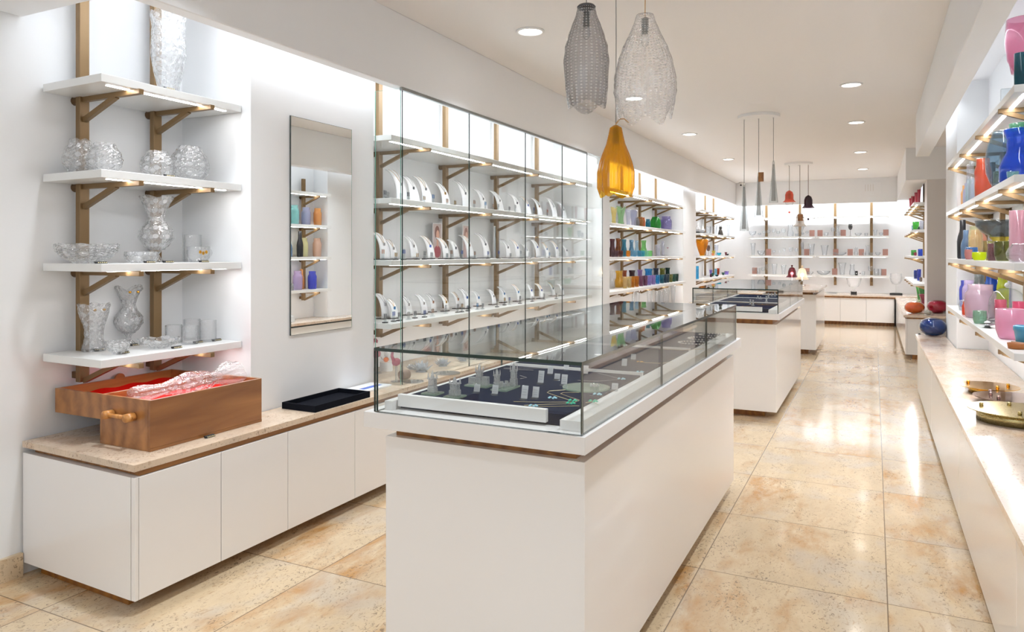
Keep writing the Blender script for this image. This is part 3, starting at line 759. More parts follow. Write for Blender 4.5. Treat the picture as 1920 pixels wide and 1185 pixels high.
# ---- wooden presentation box with its lid folded back, red satin inside
t = thing('wooden_box', 'open cherry wood presentation box lined with red satin on the left worktop', 'box', (-2.83, 2.33, .583))
X0, X1, Y0, Y1, ZB, ZT = -2.985, -2.665, 2.03, 2.64, .5835, .794; q = .014
MB().box(X0, X1, Y0, Y1, ZB, ZB + .012).box(X1 - q, X1, Y0, Y1, ZB + .012, ZT, .001).box(X0, X0 + q, Y0, Y1, ZB + .012, ZT, .001).box(X0 + q, X1 - q, Y0, Y0 + q, ZB + .012, ZT).box(X0 + q, X1 - q, Y1 - q, Y1, ZB + .012, ZT).build('box_base', cherry, t)
LX0 = -3.30
MB().box(LX0, X0 - .002, Y0 + .002, Y1, ZT - .108, ZT - .098).box(LX0, LX0 + q, Y0 + .002, Y1, ZT - .098, ZT).box(LX0 + q, X0 - .002, Y0 + .002, Y0 + q, ZT - .098, ZT).box(LX0 + q, X0 - .002, Y1 - q, Y1, ZT - .098, ZT).build('lid', cherry, t)
def satin(x0, x1, y0, y1, zc):
    b = MB(); n, m = 18, 24; v = []; f = []
    for i in range(n + 1):
        for j in range(m + 1):
            u, w_ = i / n, j / m; e = min(u, 1 - u, w_, 1 - w_)
            v.append((x0 + (x1 - x0) * u, y0 + (y1 - y0) * w_, zc + .022 * max(0, 1 - e * 7) + .006 * math.sin(9 * u + 7 * w_) * min(1, e * 6) + .004 * math.sin(23 * w_ - 5 * u)))
    for i in range(n):
        for j in range(m): a = i * (m + 1) + j; f.append((a, a + m + 1, a + m + 2, a + 1))
    return b.add(v, f)
satin(X0 + q + .001, X1 - q - .001, Y0 + q + .001, Y1 - q - .001, ZT - .07).build('satin_lining', redv, t, True)
satin(LX0 + q + .001, X0 - .006, Y0 + q + .001, Y1 - q - .001, ZT - .06).build('lid_lining', redv, t, True)
ho = wood('light_wood_handle', 'd79a57', 'b5722f', 2, .3)
hz = ZT - .075
for hx in (-2.90, -2.765):
    MB().tube([(hx, Y0 - .001, hz), (hx, Y0 - .042, hz)], .018, 14).build('handle_post', ho, t, True)
MB().tube([(-2.92, Y0 - .028, hz), (-2.745, Y0 - .028, hz)], .009, 12).build('handle_bar', ho, t, True)
MB().tube([(LX0 + .002, 2.34, ZT - .004), (LX0 + .013, 2.34, ZT - .004)], .026, 18).build('lid_knob', cherry, t)
# crystal vase lying on the satin
t = thing('crystal_vase', 'large cut crystal vase lying on red satin in the wooden box', 'vase', (-2.82, 2.3, ZT - .05))
segs = [(0, .0), (.01, .052), (.05, .058), (.10, .045), (.15, .036), (.20, .052), (.29, .078), (.36, .07), (.41, .045), (.45, .05), (.50, .075), (.54, .088)]
b = MB(); n = 36; v = []; f = []
for i, (d, r) in enumerate(segs):
    for k in range(n):
        a = 2 * PI * k / n; rr = .86 * r * (.93 + .14 * abs(math.cos(4.5 * a + (i % 2) * .35))) + (.012 * abs(math.cos(3 * a)) if i > 9 else 0); v.append((-2.815 + rr * math.cos(a) - .0 * d, 2.055 + d * 1.02, ZT + .002 + .012 * d / .5 + rr * .75 * math.sin(a) + .0))
for i in range(len(segs) - 1):
    for k in range(n): f.append((i * n + k, i * n + (k + 1) % n, (i + 1) * n + (k + 1) % n, (i + 1) * n + k))
b.add(v, f).build('body', cry, t)

# ---- velvet tray, papers on the worktop
t = thing('velvet_tray', 'empty black velvet jewellery tray on the left worktop below the mirror', 'tray', (-2.68, 3.1, .583))
A = (-2.79, -2.565, 2.905, 3.36); z0 = .5835
MB().box(A[0], A[1], A[2], A[3], z0, z0 + .012).build('tray_floor', blackv, t)
MB().box(A[0], A[0] + .012, A[2], A[3], z0 + .012, z0 + .034).box(A[1] - .012, A[1], A[2], A[3], z0 + .012, z0 + .034).box(A[0] + .012, A[1] - .012, A[2], A[2] + .012, z0 + .012, z0 + .034).box(A[0] + .012, A[1] - .012, A[3] - .012, A[3], z0 + .012, z0 + .034).build('tray_rim', blackv, t)
t = thing('brochure', 'white brochure with a blue stripe behind the velvet tray', 'brochure', (-2.72, 3.52, .583))
MB().box(-2.82, -2.66, 3.40, 3.70, .5835, .5945, .001).build('pages', whitep, t)
MB().box(-2.74, -2.70, 3.48, 3.66, .5946, .5949).build('blue_stripe', plain('blue_print', '4f6fc4', .5), t)

# ---- jewellery displays
tealg = plain('turquoise_bead', '2b8fb0', .2); NC = [plain('blue_bead', '2c4fa0', .2), plain('dark_bead', '50545e', .2), silver, gold, plain('rose_gold', 'd79a78', .25, metal=1), plain('blue_tile', '3f7fb8', .2), silver, plain('steel_bead', '6a6f78', .3, metal=.5)]


def neck(x, y, z, h, label, ci, chain, base=True):
    """curved white neck stand facing the aisle, with a necklace"""
    d = h * .27; t = thing('necklace_display', label, 'jewellery display', (x, y, z))
    def sp(a, v, off=0):   # a 0 bottom front .. 1 top back, v -1..1 across
        an = a * 1.5; wd = h * (.30 - .12 * a)
        nx, nz = math.cos(an) * h, math.sin(an) * 2 * d; l = math.hypot(nx, nz)
        return (x - d + 2 * d * math.cos(an) + nx / l * off, y + v * wd, z + .006 + (h - .006) * math.sin(an) + nz / l * off)
    b = MB(); n, m = 12, 4; v = []; f = []
    for off in (0, -.004):
        for i in range(n + 1):
            for j in range(m + 1): v.append(sp(i / n, -1 + 2 * j / m, off + (.004 * math.cos((-1 + 2 * j / m) * 1.4))))
    K = (n + 1) * (m + 1)
    for i in range(n):
        for j in range(m): a = i * (m + 1) + j; f.append((a, a + 1, a + m + 2, a + m + 1)); f.append((K + a, K + a + m + 1, K + a + m + 2, K + a + 1))
        for j in (0, m): a = i * (m + 1) + j; q = (a, a + m + 1, K + a + m + 1, K + a); f.append(q if j == 0 else q[::-1])
    a = n * (m + 1)
    for j in range(m): f.append((a + j, a + j + 1, K + a + j + 1, K + a + j)); f.append((j, K + j, K + j + 1, j + 1))
    b.add(v, f).build('curved_stand', leather, t, True)
    if base: MB().box(x - d * .2, x + d + .006, y - h * .25, y + h * .25, z + .0005, z + .006).build('foot', black, t)
    low = .42; pts = []
    for k in range(13):
        u = -1 + 2 * k / 12; pts.append(sp(.93 - (.93 - low) * (1 - abs(u) ** 1.5), u * .62, .006))
    ch = MB().tube(pts, .0011, 5).build('chain', chain, t)
    p = sp(low - .03, 0, .008)
    MB().box(p[0] - .003, p[0] + .003, p[1] - .009, p[1] + .009, p[2] - .012, p[2] + .008, .001).build('pendant', NC[ci % len(NC)], ch)
    return t


ORD = ['first', 'second', 'third', 'fourth', 'fifth', 'sixth', 'seventh', 'eighth', 'ninth', 'tenth', 'eleventh', 'twelfth', 'thirteenth', 'fourteenth', 'fifteenth', 'sixteenth', 'seventeenth', 'eighteenth', 'nineteenth', 'twentieth']
NK = {1: [(741, 316), (766, 330), (789, 331), (826, 342), (863, 339), (898, 355), (929, 358), (962, 363), (983, 369), (1004, 371), (1030, 369), (1050, 378), (1072, 384), (1092, 392)],
      2: [(711, 436), (731, 450), (768, 443), (799, 443), (828, 446), (848, 450), (872, 441), (902, 438), (946, 449), (964, 450), (983, 458), (1001, 448), (1020, 455), (1038, 452), (1058, 460), (1080, 462)],
      3: [(714, 551), (733, 562), (760, 556), (788, 553), (806, 552), (831, 553), (853, 548), (869, 542), (892, 546), (920, 543), (940, 538), (966, 534), (991, 532), (1010, 532), (1032, 530), (1050, 533), (1070, 534)]}
rnd = random.Random(3)
nkinds = ['with a dark chain', 'with a thin silver necklace', 'with a beaded chain', 'with a fine necklace']
for si, lst in NK.items():
    for k, (px, yt) in enumerate(lst):
        X = -3.03 + rnd.uniform(-.02, .02) + (.05 if si == 3 and k % 2 else 0)
        x, y, s = pos(px, X=X); y = max(y, 3.85); h = max(.11, min(.24, EYE + (HY - yt) * s - ZS[si]))
        if k and False: pass
        neck(x, y, ZS[si], h, f'white curved neck stand, {ORD[k]} from the near end, {SHN[si]} jewellery shelf', rnd.randrange(8), rnd.choice([silver, silver, gold, NC[1]]))
EK = {1: [713, 727, 752, 765, 795, 812, 838, 853, 889, 910, 925, 934, 955, 966, 1001, 1026], 2: [714, 742, 757, 782, 796, 809, 838, 846, 866, 890, 915, 935, 957, 976, 992, 1030, 1049], 3: [722, 738, 748, 766, 778, 796, 811, 836, 858, 866, 877, 895, 905, 932, 946, 955, 975, 998, 1020, 1043]}
for si, lst in EK.items():
    for k, px in enumerate(lst):
        X = -2.82 + rnd.uniform(-.03, .02); x, y, s = pos(px, X=X); y = max(y, 3.83); z = ZS[si]; hh = rnd.uniform(.045, .075)
        t = thing('earring_stand', f'small clear earring stand, {ORD[k]} from the near end, {SHN[si]} jewellery shelf front', 'earring stand', (x, y, z))
        MB().box(x - .012, x + .012, y - .016, y + .016, z + .0005, z + .007).build('base', black if rnd.random() < .7 else acry, t)
        ec = MB().box(x - .0015, x + .0015, y - .014, y + .014, z + .007, z + hh).build('card', acry, t)
        m = NC[rnd.randrange(8)]
        for dy in (-.009, .009):
            MB().box(x + .0016, x + .004, y + dy - .003, y + dy + .003, z + hh - .03, z + hh - .004).build('earring', m, ec)
# framed fashion pictures standing behind the necklaces
def poster(px, ytop, wpx, z, lab, bg, skin, hair, cloth, X=-3.14):
    x, y, s = pos(px, X=X); w_ = wpx * s * 1.15; h = EYE + (HY - ytop) * s - z; t = thing('picture_card', lab, 'picture', (x, y, z))
    MB().box(x - .004, x, y - w_ / 2, y + w_ / 2, z + .0005, z + h).build('board', plain('poster_white', 'f0eeee', .4), t)
    xx = x + .0006; g = .008
    MB().box(x, xx, y - w_ / 2 + g, y + w_ / 2 - g, z + g, z + h - g).build('backdrop', plain(bg + 'p', bg, .4), t)
    def ell(nm, cy, cz, ry, rz, mt, k):
        pts = [(xx + k, y + cy * w_ + ry * w_ * math.cos(a), z + cz * h + rz * h * math.sin(a)) for a in [2 * PI * i / 20 for i in range(20)]]
        MB().add(pts, [tuple(range(20))]).build(nm, mt, t)
    ell('hair', -.02, .72, .27, .2, plain(hair + 'p', hair, .6), .0003); ell('dress', 0, .20, .36, .17, plain(cloth + 'p', cloth, .6), .0004)
    ell('neck', .0, .46, .10, .14, plain(skin + 'p', skin, .6), .0006); ell('face', .03, .66, .17, .14, plain(skin + 'p', skin, .6), .0008)


poster(820, 418, 28, ZS[2], 'framed fashion picture on the third jewellery shelf, nearest the camera', 'c7b6b2', 'd9a68e', '7b4a3c', 'b04a58')
poster(874, 422, 22, ZS[2], 'fashion picture behind the fifth and sixth neck stands, third shelf', 'd8c0ba', 'd8ae9c', '9a6f62', 'e6c9c6')
poster(932, 424, 21, ZS[2], 'grey blue fashion picture on the third jewellery shelf, farthest from the camera', 'b9c4cf', 'd4b39d', '5e5550', 'c9cfe0')

# crystal animals and flowers on the worktop inside the case
pinkg = thin('pink_figure_glass', 'e79ab0', edge='b0506e', milk=.45, milkcol='dd8098'); lotus = thin('lotus_crystal', 'fafcff', edge='a8b8c8', milk=.34, milkcol='f4f8ff', gloss=2)
def flamingo(px, py, hpx, lab):
    x, y, s = pos(px, Z=.583, py=py); h = hpx * s; t = thing('crystal_flamingo', lab, 'figurine', (x, y, .583))
    MB().ball((x, y, .583 + h * .55), h * .10, h * .17, h * .11, 10, 8).add([(x, y + h * .12, .583 + h * .56), (x - .01, y + h * .30, .583 + h * .36), (x + .01, y + h * .26, .583 + h * .34)], [(0, 1, 2)]).build('body', pinkg, t)
    MB().tube([(x, y - h * .12, .583 + h * .60), (x, y - h * .2, .583 + h * .74), (x, y - h * .16, .583 + h * .9), (x, y - h * .06, .583 + h * .97), (x, y, .583 + h * .92), (x, y + .0 + h * .03, .583 + h * .86)], [h * .055, h * .04, h * .035, h * .05, h * .045, h * .012], 8).build('neck', pinkg, t, True)
    for k in (-1, 1): MB().tube([(x, y + k * .008, .589), (x, y + k * .006, .583 + h * .48)], .0022, 6).build('leg', cryf, t)
    MB().lathe([(.001, 0), (.035, 0), (.035, .006), (.001, .006)], (x, y, .5835), 18).build('base', clearg, t)
flamingo(706, 700, 66, 'pink crystal flamingo at the near corner of the jewellery case worktop')
flamingo(743, 716, 68, 'pink crystal flamingo standing on a clear base, second from the case corner')
def flower(px, py, wpx, lab, mat=lotus):
    x, y, s = pos(px, X=-2.80 + (.05 if wpx < 20 else -.12 if wpx < 30 else 0)); r = wpx * s / 2; b = MB()
    for ring, (n, el, L) in enumerate(((8, .35, 1.0), (7, .75, .85), (5, 1.15, .7))):
        for k in range(n):
            a = 2 * PI * k / n + ring * .3; ca, sa = math.cos(a), math.sin(a); R = r * L
            tip = (x + ca * R * math.cos(el), y + sa * R * math.cos(el), .583 + r * .18 + R * math.sin(el))
            md = R * .5; c = (x + ca * md * math.cos(el), y + sa * md * math.cos(el), .583 + r * .10 + md * math.sin(el)); wv = R * .24
            v = [(x, y, .583 + r * .1), (c[0] - sa * wv, c[1] + ca * wv, c[2]), tip, (c[0] + sa * wv, c[1] - ca * wv, c[2]), (c[0] + ca * .004, c[1] + sa * .004, c[2] - wv * .6)]
            b.add(v, [(0, 1, 2), (0, 2, 3), (0, 4, 1), (1, 4, 2), (2, 4, 3), (3, 4, 0)])
    b.lathe([(.001, 0), (r * .45, 0), (r * .3, r * .1), (.001, r * .12)], (x, y, .5835), 10)
    return single(b, 'crystal_flower', mat, lab, 'figurine', (x, y, .583))
flower(790, 705, 52, 'big clear crystal lotus flower behind the island glass, below the red fish')
flower(772, 690, 26, 'small crystal lotus just behind the biggest one')
flower(830, 690, 40, 'crystal lotus flower right of the red fish, partly hidden by the island')
flower(868, 672, 34, 'crystal flower farther along the case worktop, third from the left')
flower(900, 660, 30, 'crystal flower seen through the island glass, fourth from the left')
flower(760, 722, 16, 'tiny crystal flower beside the log shaped paperweight')
redf = thin('red_fish_glass', 'ff7a5e', edge='c8321e', milk=.4, milkcol='ff5a3c')
x, y, s = pos(800, Z=.583, py=690)
t = thing('crystal_fish', 'clear and red crystal fish raised above the lotus flowers', 'figurine', (x, y, .583))
MB().ball((x, y, .583 + .13), .02, .05, .028, 12, 8).build('body', redf, t); MB().add([(x, y + .04, .713), (x, y + .085, .75), (x, y + .08, .675)], [(0, 1, 2)]).add([(x, y - .02, .735), (x, y + .01, .775), (x, y + .035, .73)], [(0, 1, 2)]).build('fins', cryf, t)
MB().tube([(x, y, .5835), (x, y, .69)], .006, 8).build('stem', clearg, t)
x, y, s = pos(724, Z=.583, py=695); t = thing('crystal_pineapple', 'crystal pineapple with an amber base on a white pedestal', 'figurine', (x, y, .583))
MB().lathe([(.001, 0), (.045, 0), (.045, .06), (.001, .06)], (x, y, .5835), 24).build('pedestal', whitep, t)
MB().ball((x, y, .583 + .078), .02, .02, .018, 8, 6).build('amber_base', thin('amber_bit', 'ffb428', edge='c87800'), t); MB().ball((x, y, .583 + .115), .017, .017, .025, 8, 6).build('crown', cryf, t)
x, y, s = pos(757, Z=.583, py=711); single(MB().tube([(x, y - .03, .613), (x + .01, y + .03, .613)], .03, 16), 'log_paperweight', plain('bark', '8a6a58', .6), 'brown log shaped paperweight with red heart on the case worktop', 'paperweight', (x, y, .583))
for k, (px, py, wd) in enumerate(((775, 716, 40), (838, 700, 50), (900, 672, 50))):
    x, y, s = pos(px, Z=.583, py=py); single(MB().lathe([(.001, 0), (wd * s / 2, 0), (wd * s / 2, .004), (.001, .004)], (x, y, .5835), 24), 'glass_tile', clearg, f'flat round clear glass plate under the crystal flowers, {ORD[k]} from the left', 'glass plate', (x, y, .583))

# ---- things lying in the nearest glass case
FZ = .930
greenp = thin('greenish_glass', 'dff2e2', edge='8fc0a0', milk=.35, milkcol='e6f4e6')
def plate(px, py, a, b, t, rot=0, nm='glass_base'):
    x, y, s = pos(px, Z=FZ, py=py); MB().box(x - a, x + a, y - b, y + b, FZ + .0005, FZ + .006).build(nm, greenp, t); return x, y
def tower(b, x, y, z, w_, h, sp=4):
    b.box(x - w_, x + w_, y - w_, y + w_, z, z + h * .3, .0015)
    b.box(x - w_ * .85, x + w_ * .85, y - w_ * .85, y + w_ * .85, z + h * .3, z + h * .6, .0015)
    b.box(x - w_ * 1.05, x + w_ * 1.05, y - w_ * 1.05, y + w_ * 1.05, z + h * .6, z + h * .66, .001)
    for i in (-1, 1):
        for j in (-1, 1):
            b.lathe([(w_ * .22, 0), (w_ * .22, h * .1), (w_ * .001 + .0005, h * .24)], (x + i * w_ * .8, y + j * w_ * .8, z + h * .66), 6)
    b.lathe([(w_ * .6, 0), (.0008, h * .34)], (x, y, z + h * .66), 6)
for px, py, yt, w_, lab in ((811, 739, 694, .013, 'crystal castle tower on a square glass base, leftmost in the near case'), (853, 745, 706, .015, 'crystal gate tower on a square glass base, second from left in the near case')):
    x, y, s = pos(px, Z=FZ, py=py); t = thing('crystal_tower', lab, 'figurine', (x, y, FZ)); plate(px, py, .028, .028, t)
    b = MB(); tower(b, x, y, FZ + .006, w_, (py - yt) * s - .006); b.build('tower', cryf, t)
x, y, s = pos(899, Z=FZ, py=724); t = thing('crystal_castle', 'crystal cathedral model with two low wings on a glass base, near case', 'figurine', (x, y, FZ)); plate(899, 724, .045, .03, t)
b = MB(); tower(b, x - .0, y, FZ + .006, .012, .075); b.build('tower', cryf, t); MB().box(x - .04, x - .013, y - .01, y + .01, FZ + .006, FZ + .03, .001).box(x + .013, x + .036, y - .01, y + .01, FZ + .006, FZ + .035, .001).build('wing', cryf, t)
x, y, s = pos(948, Z=FZ, py=729); t = thing('crystal_bridge', 'crystal bridge model with a tower at each end on a glass base, near case', 'figurine', (x, y, FZ)); plate(948, 729, .03, .055, t)
b = MB(); tower(b, x - .018, y - .03, FZ + .006, .010, .07); tower(b, x + .012, y + .04, FZ + .006, .011, .082); b.build('tower', cryf, t)
b = MB()
for k in range(6): b.box(x - .018 + k * .005 - .005, x - .018 + k * .005 + .006, y - .018 + k * .009, y - .011 + k * .009, FZ + .006, FZ + .018 + .004 * (k % 2) * 2)
b.build('bridge_deck', cryf, t)
for k, (px, py, hpx) in enumerate(((927, 741, 18), (982, 750, 26), (1003, 748, 22), (1013, 720, 24), (1031, 703, 16), (1044, 713, 12), (1057, 723, 20), (1061, 695, 16), (1097, 703, 17), (1152, 733, 14), (893, 737, 16), (1170, 688, 15), (1187, 676, 12))):
    x, y, s = pos(px, Z=FZ, py=py); h = hpx * s; t = thing('acrylic_price_sign', f'small slanted clear price sign on navy felt in the near case, {ORD[k]} of the scattered signs' if False else
        ['small clear sign right of the bridge model', 'tall clear price sign, front row, left of the pair', 'tall clear price sign, front row, right of the pair', 'clear sign with a dark pointed tip', 'clear sign near the white divider, left one',
         'lowest clear sign in the middle of the felt', 'tall white printed sign beside the corner glass edge', 'clear sign leaning at the white divider, right one', 'clear sign just right of the corner glass edge',
         'pinkish clear sign right of the round glass plate', 'clear sign behind the second crystal tower', 'small clear sign on the second felt tray near its front', 'small clear sign on the second felt tray, farther back'][k] + ', near case', 'price sign', (x, y, FZ))
    MB().box(x - .012, x + .012, y - .010, y + .004, FZ + .0005, FZ + .005).build('foot', acry, t)
    MB().box(x - .011, x + .011, y + .0005, y + .0025, FZ + .005, FZ + h, 0).xform(lambda a, b_, c: (a, b_ + (c - FZ) * .25, c)).build('card', thin('printed_acrylic', 'ffffff', milk=.5, milkcol='ffffff'), t)
    b = MB()
    for r_ in range(3): b.box(x - .008, x + .007, y - .0001, y + .0004, FZ + h * (.35 + .18 * r_), FZ + h * (.38 + .18 * r_))
    b.xform(lambda a, b_, c: (a, b_ + (c - FZ) * .25, c)).build('lettering', plain('grey_print', '8a8a92', .5), t)
x, y, s = pos(1099, Z=FZ, py=728); t = thing('glass_coaster', 'pale green round glass plate with a tiny crystal flower in the near case', 'glass plate', (x, y, FZ))
MB().lathe([(.001, 0), (.083, 0), (.083, .005), (.001, .005)], (x, y, FZ + .0005), 36).build('disc', greenp, t)
b = MB()
for k in range(7): b.ball((x + .03 + .012 * math.cos(k), y + .012 * math.sin(k), FZ + .013), .006, .006, .006, 6, 4)
b.build('crystal_cluster', cryf, t)
def chainon(pts, lab, mat, pend=None, z=FZ):
    w_ = []
    for i, (px, py) in enumerate(pts): q = pos(px, Z=z, py=py); w_.append((q[0], q[1], z + .0018))
    t = thing('necklace', lab, 'necklace', w_[0]); MB().tube(w_, .0010, 5).build('chain', mat, t)
    if pend:
        k, m = pend; p = w_[k]; b = MB()
        for j in range(5): b.ball((p[0] + .012 * math.cos(j * 1.3), p[1] + .010 * math.sin(j * 1.3), z + .004), .005, .005, .003, 6, 4)
        b.build('pendant', m, t)
sg = plain('pale_gold', 'd9c9a0', .3, metal=.8); emer = plain('green_gem', '3fbf9a', .1); mixg = plain('pale_gem', 'a9d8e6', .1)
chainon([(963, 754), (1010, 755), (1072, 755)], 'thin gold chain laid straight along the front of the near case', sg)
chainon([(983, 761), (1030, 759), (1070, 758), (1086, 752)], 'gold chain with green stones at the front right of the near case', sg, (2, emer))
chainon([(960, 764), (1000, 763), (1040, 763), (1086, 762)], 'gold chain with a dark stone, frontmost in the near case', sg, (1, mixg))
chainon([(1060, 732), (1030, 734), (1026, 737), (1045, 744), (1074, 753)], 'gold V shaped chain with a turquoise end in the near case', sg, (4, emer))
chainon([(1086, 737), (1056, 737), (1051, 739), (1070, 746), (1086, 751)], 'gold looped chain beside the corner glass edge', sg)
chainon([(945, 691), (990, 691), (1040, 692)], 'silver beaded chain along the white divider', silver)
chainon([(944, 692), (975, 694), (1000, 695)], 'fine silver chain beside the beaded one at the divider', silver)
chainon([(975, 705), (988, 709), (975, 711)], 'short silver loop right of the bridge model', silver)
chainon([(1083, 714), (1120, 716), (1165, 712), (1120, 700)], 'silver chain right of the corner edge, above the green plate', silver, (2, mixg))
chainon([(1105, 743), (1120, 741), (1130, 744)], 'small blue and green gem cluster right of the corner edge', silver, (1, mixg))
chainon([(1098, 756), (1112, 754), (1122, 760)], 'small green gem cluster at the right glass of the near case', sg, (1, emer))
chainon([(1033, 745), (1036, 748), (1040, 746)], 'blue gem cluster on the felt between the V chains', silver, (1, mixg))
for k, (px, py, r) in enumerate(((1300, 644, .075), (1318, 636, .078), (1335, 629, .07))):
    x, y, s = pos(px, Z=FZ, py=py); pts = [(x + r * math.cos(a), y + r * .8 * math.sin(a), FZ + .004) for a in [2 * PI * i / 26 for i in range(26)]]
    t = thing('necklace', f'pearl necklace laid in an oval on the last felt tray, {ORD[k]} from the near side', 'necklace', (x, y, FZ))
    b = MB()
    for p in pts: b.ball(p, .006, .006, .0035, 6, 4)
    b.build('pearls', plain('pearl', ['f3eee6', 'e9c9b4', 'f3eee6'][k], .25), t)
chainon([(1200, 680), (1240, 682), (1260, 679)], 'gold charm with chain on the second felt tray', sg, (0, gold))
chainon([(1235, 655), (1280, 657), (1320, 655)], 'thin gold chain across the second felt tray', sg)
chainon([(1180, 697), (1200, 699), (1215, 697)], 'gem pendant at the front of the second felt tray', silver, (1, mixg))

# ---- second glass case
FIGP = ['left of the front pair', 'right of the front pair', 'front figure at the right', 'taller figure behind the right one', 'small left one in the middle', 'small right one in the middle', 'left one at the back corner', 'rightmost at the back corner']
for k, (px, py, lab) in enumerate(((1395, 575, 'left'), (1444, 571, 'right'))):
    chainon([(px - 40, py - 2), (px - 10, py), (px + 16, py - 1)], f'{lab} one of two thick gold chains in the second glass case', gold)
chainon([(1365, 566), (1400, 568), (1420, 568)], 'gold chain behind the thick ones in the second glass case', gold)
chainon([(1420, 572), (1455, 573)], 'short gold chain next to the corner of the second glass case', gold)
for k, (px, py, h) in enumerate(((1407, 571, 18), (1412, 573, 20), (1437, 566, 20), (1441, 560, 20), (1421, 560, 10), (1426, 561, 9), (1447, 556, 12), (1453, 556, 14))):
    x, y, s = pos(px, Z=FZ, py=py); hh = h * s * .55; t = thing('crystal_figurine', f'tiny crystal figure in the second glass case, {FIGP[k]}', 'figurine', (x, y, FZ))
    MB().lathe([(.001, 0), (.016, 0), (.016, .004), (.006, .006), (.010, hh * .5), (.004, hh * .75)], (x, y, FZ + .0005), 8).build('body', cryf, t); MB().ball((x, y, FZ + hh * .88), .009, .009, hh * .13, 8, 5).build('head', cryf, t)

# ---- things on the third island and the back counter
wbell = thin('white_bell', 'fff1da', edge='e8c8a0', milk=.5, milkcol='fff0da'); dbell = thin('dark_bell', 'a05058', edge='3a2028', milk=.25, milkcol='7a2030')
def bell_lamp(px, ybase, yt, ZB_, lab, mat, X=-1.05):
    x, y, s = pos(px, X=X); z1 = EYE + (HY - yt) * s; z0 = EYE + (HY - ybase) * s; h = z1 - z0; t = thing('table_lamp', lab, 'lamp', (x, y, ZB_))
    MB().lathe([(.001, 0), (.06, 0), (.06, .01), (.012, .016), (.010, z0 + h * .3 - ZB_), (.001, z0 + h * .3 - ZB_)], (x, y, ZB_ + .0005), 20).build('stand', silver, t, True)
    MB().lathe([(h * .52, 0), (h * .48, h * .02), (h * .33, h * .18), (h * .30, h * .5), (h * .22, h * .75), (h * .05, h * .84)], (x, y, z0), 28, cap=False).build('shade', mat, t, True)
    MB().ball((x, y, z0 + h * .93), h * .08).build('finial', mat, t, True)
    MB().ball((x, y, z0 + h * .32), h * .12).build('bulb', lampglow, t, True)
bell_lamp(1485, 520, 497, .895, 'dark red glass bell lamp glowing on the third island', dbell, X=-1.2)
bell_lamp(1504, 524, 498, .895, 'warm white glass bell lamp glowing on the third island', wbell, X=-1.0)
b = MB()
# ------------------------------------------------------------------ coloured glass, left wall second bay
def cg(col, edge=None, milk=0, mc=None):
    n = 'glass_' + col + (str(milk) if milk else '')
    if n in M: return M[n]
    c = [int(col[i:i + 2], 16) for i in (0, 2, 4)]; c2 = ''.join('%02x' % int(255 * (v / 255) ** .40) for v in c)
    if mc is None: mc = ''.join('%02x' % int(255 * (v / 255) ** .62) for v in c)
    return thin(n, c2, edge=edge or ''.join('%02x' % int(min(255, v * .9 + 12)) for v in c), milk=milk * .75, milkcol=mc or col)


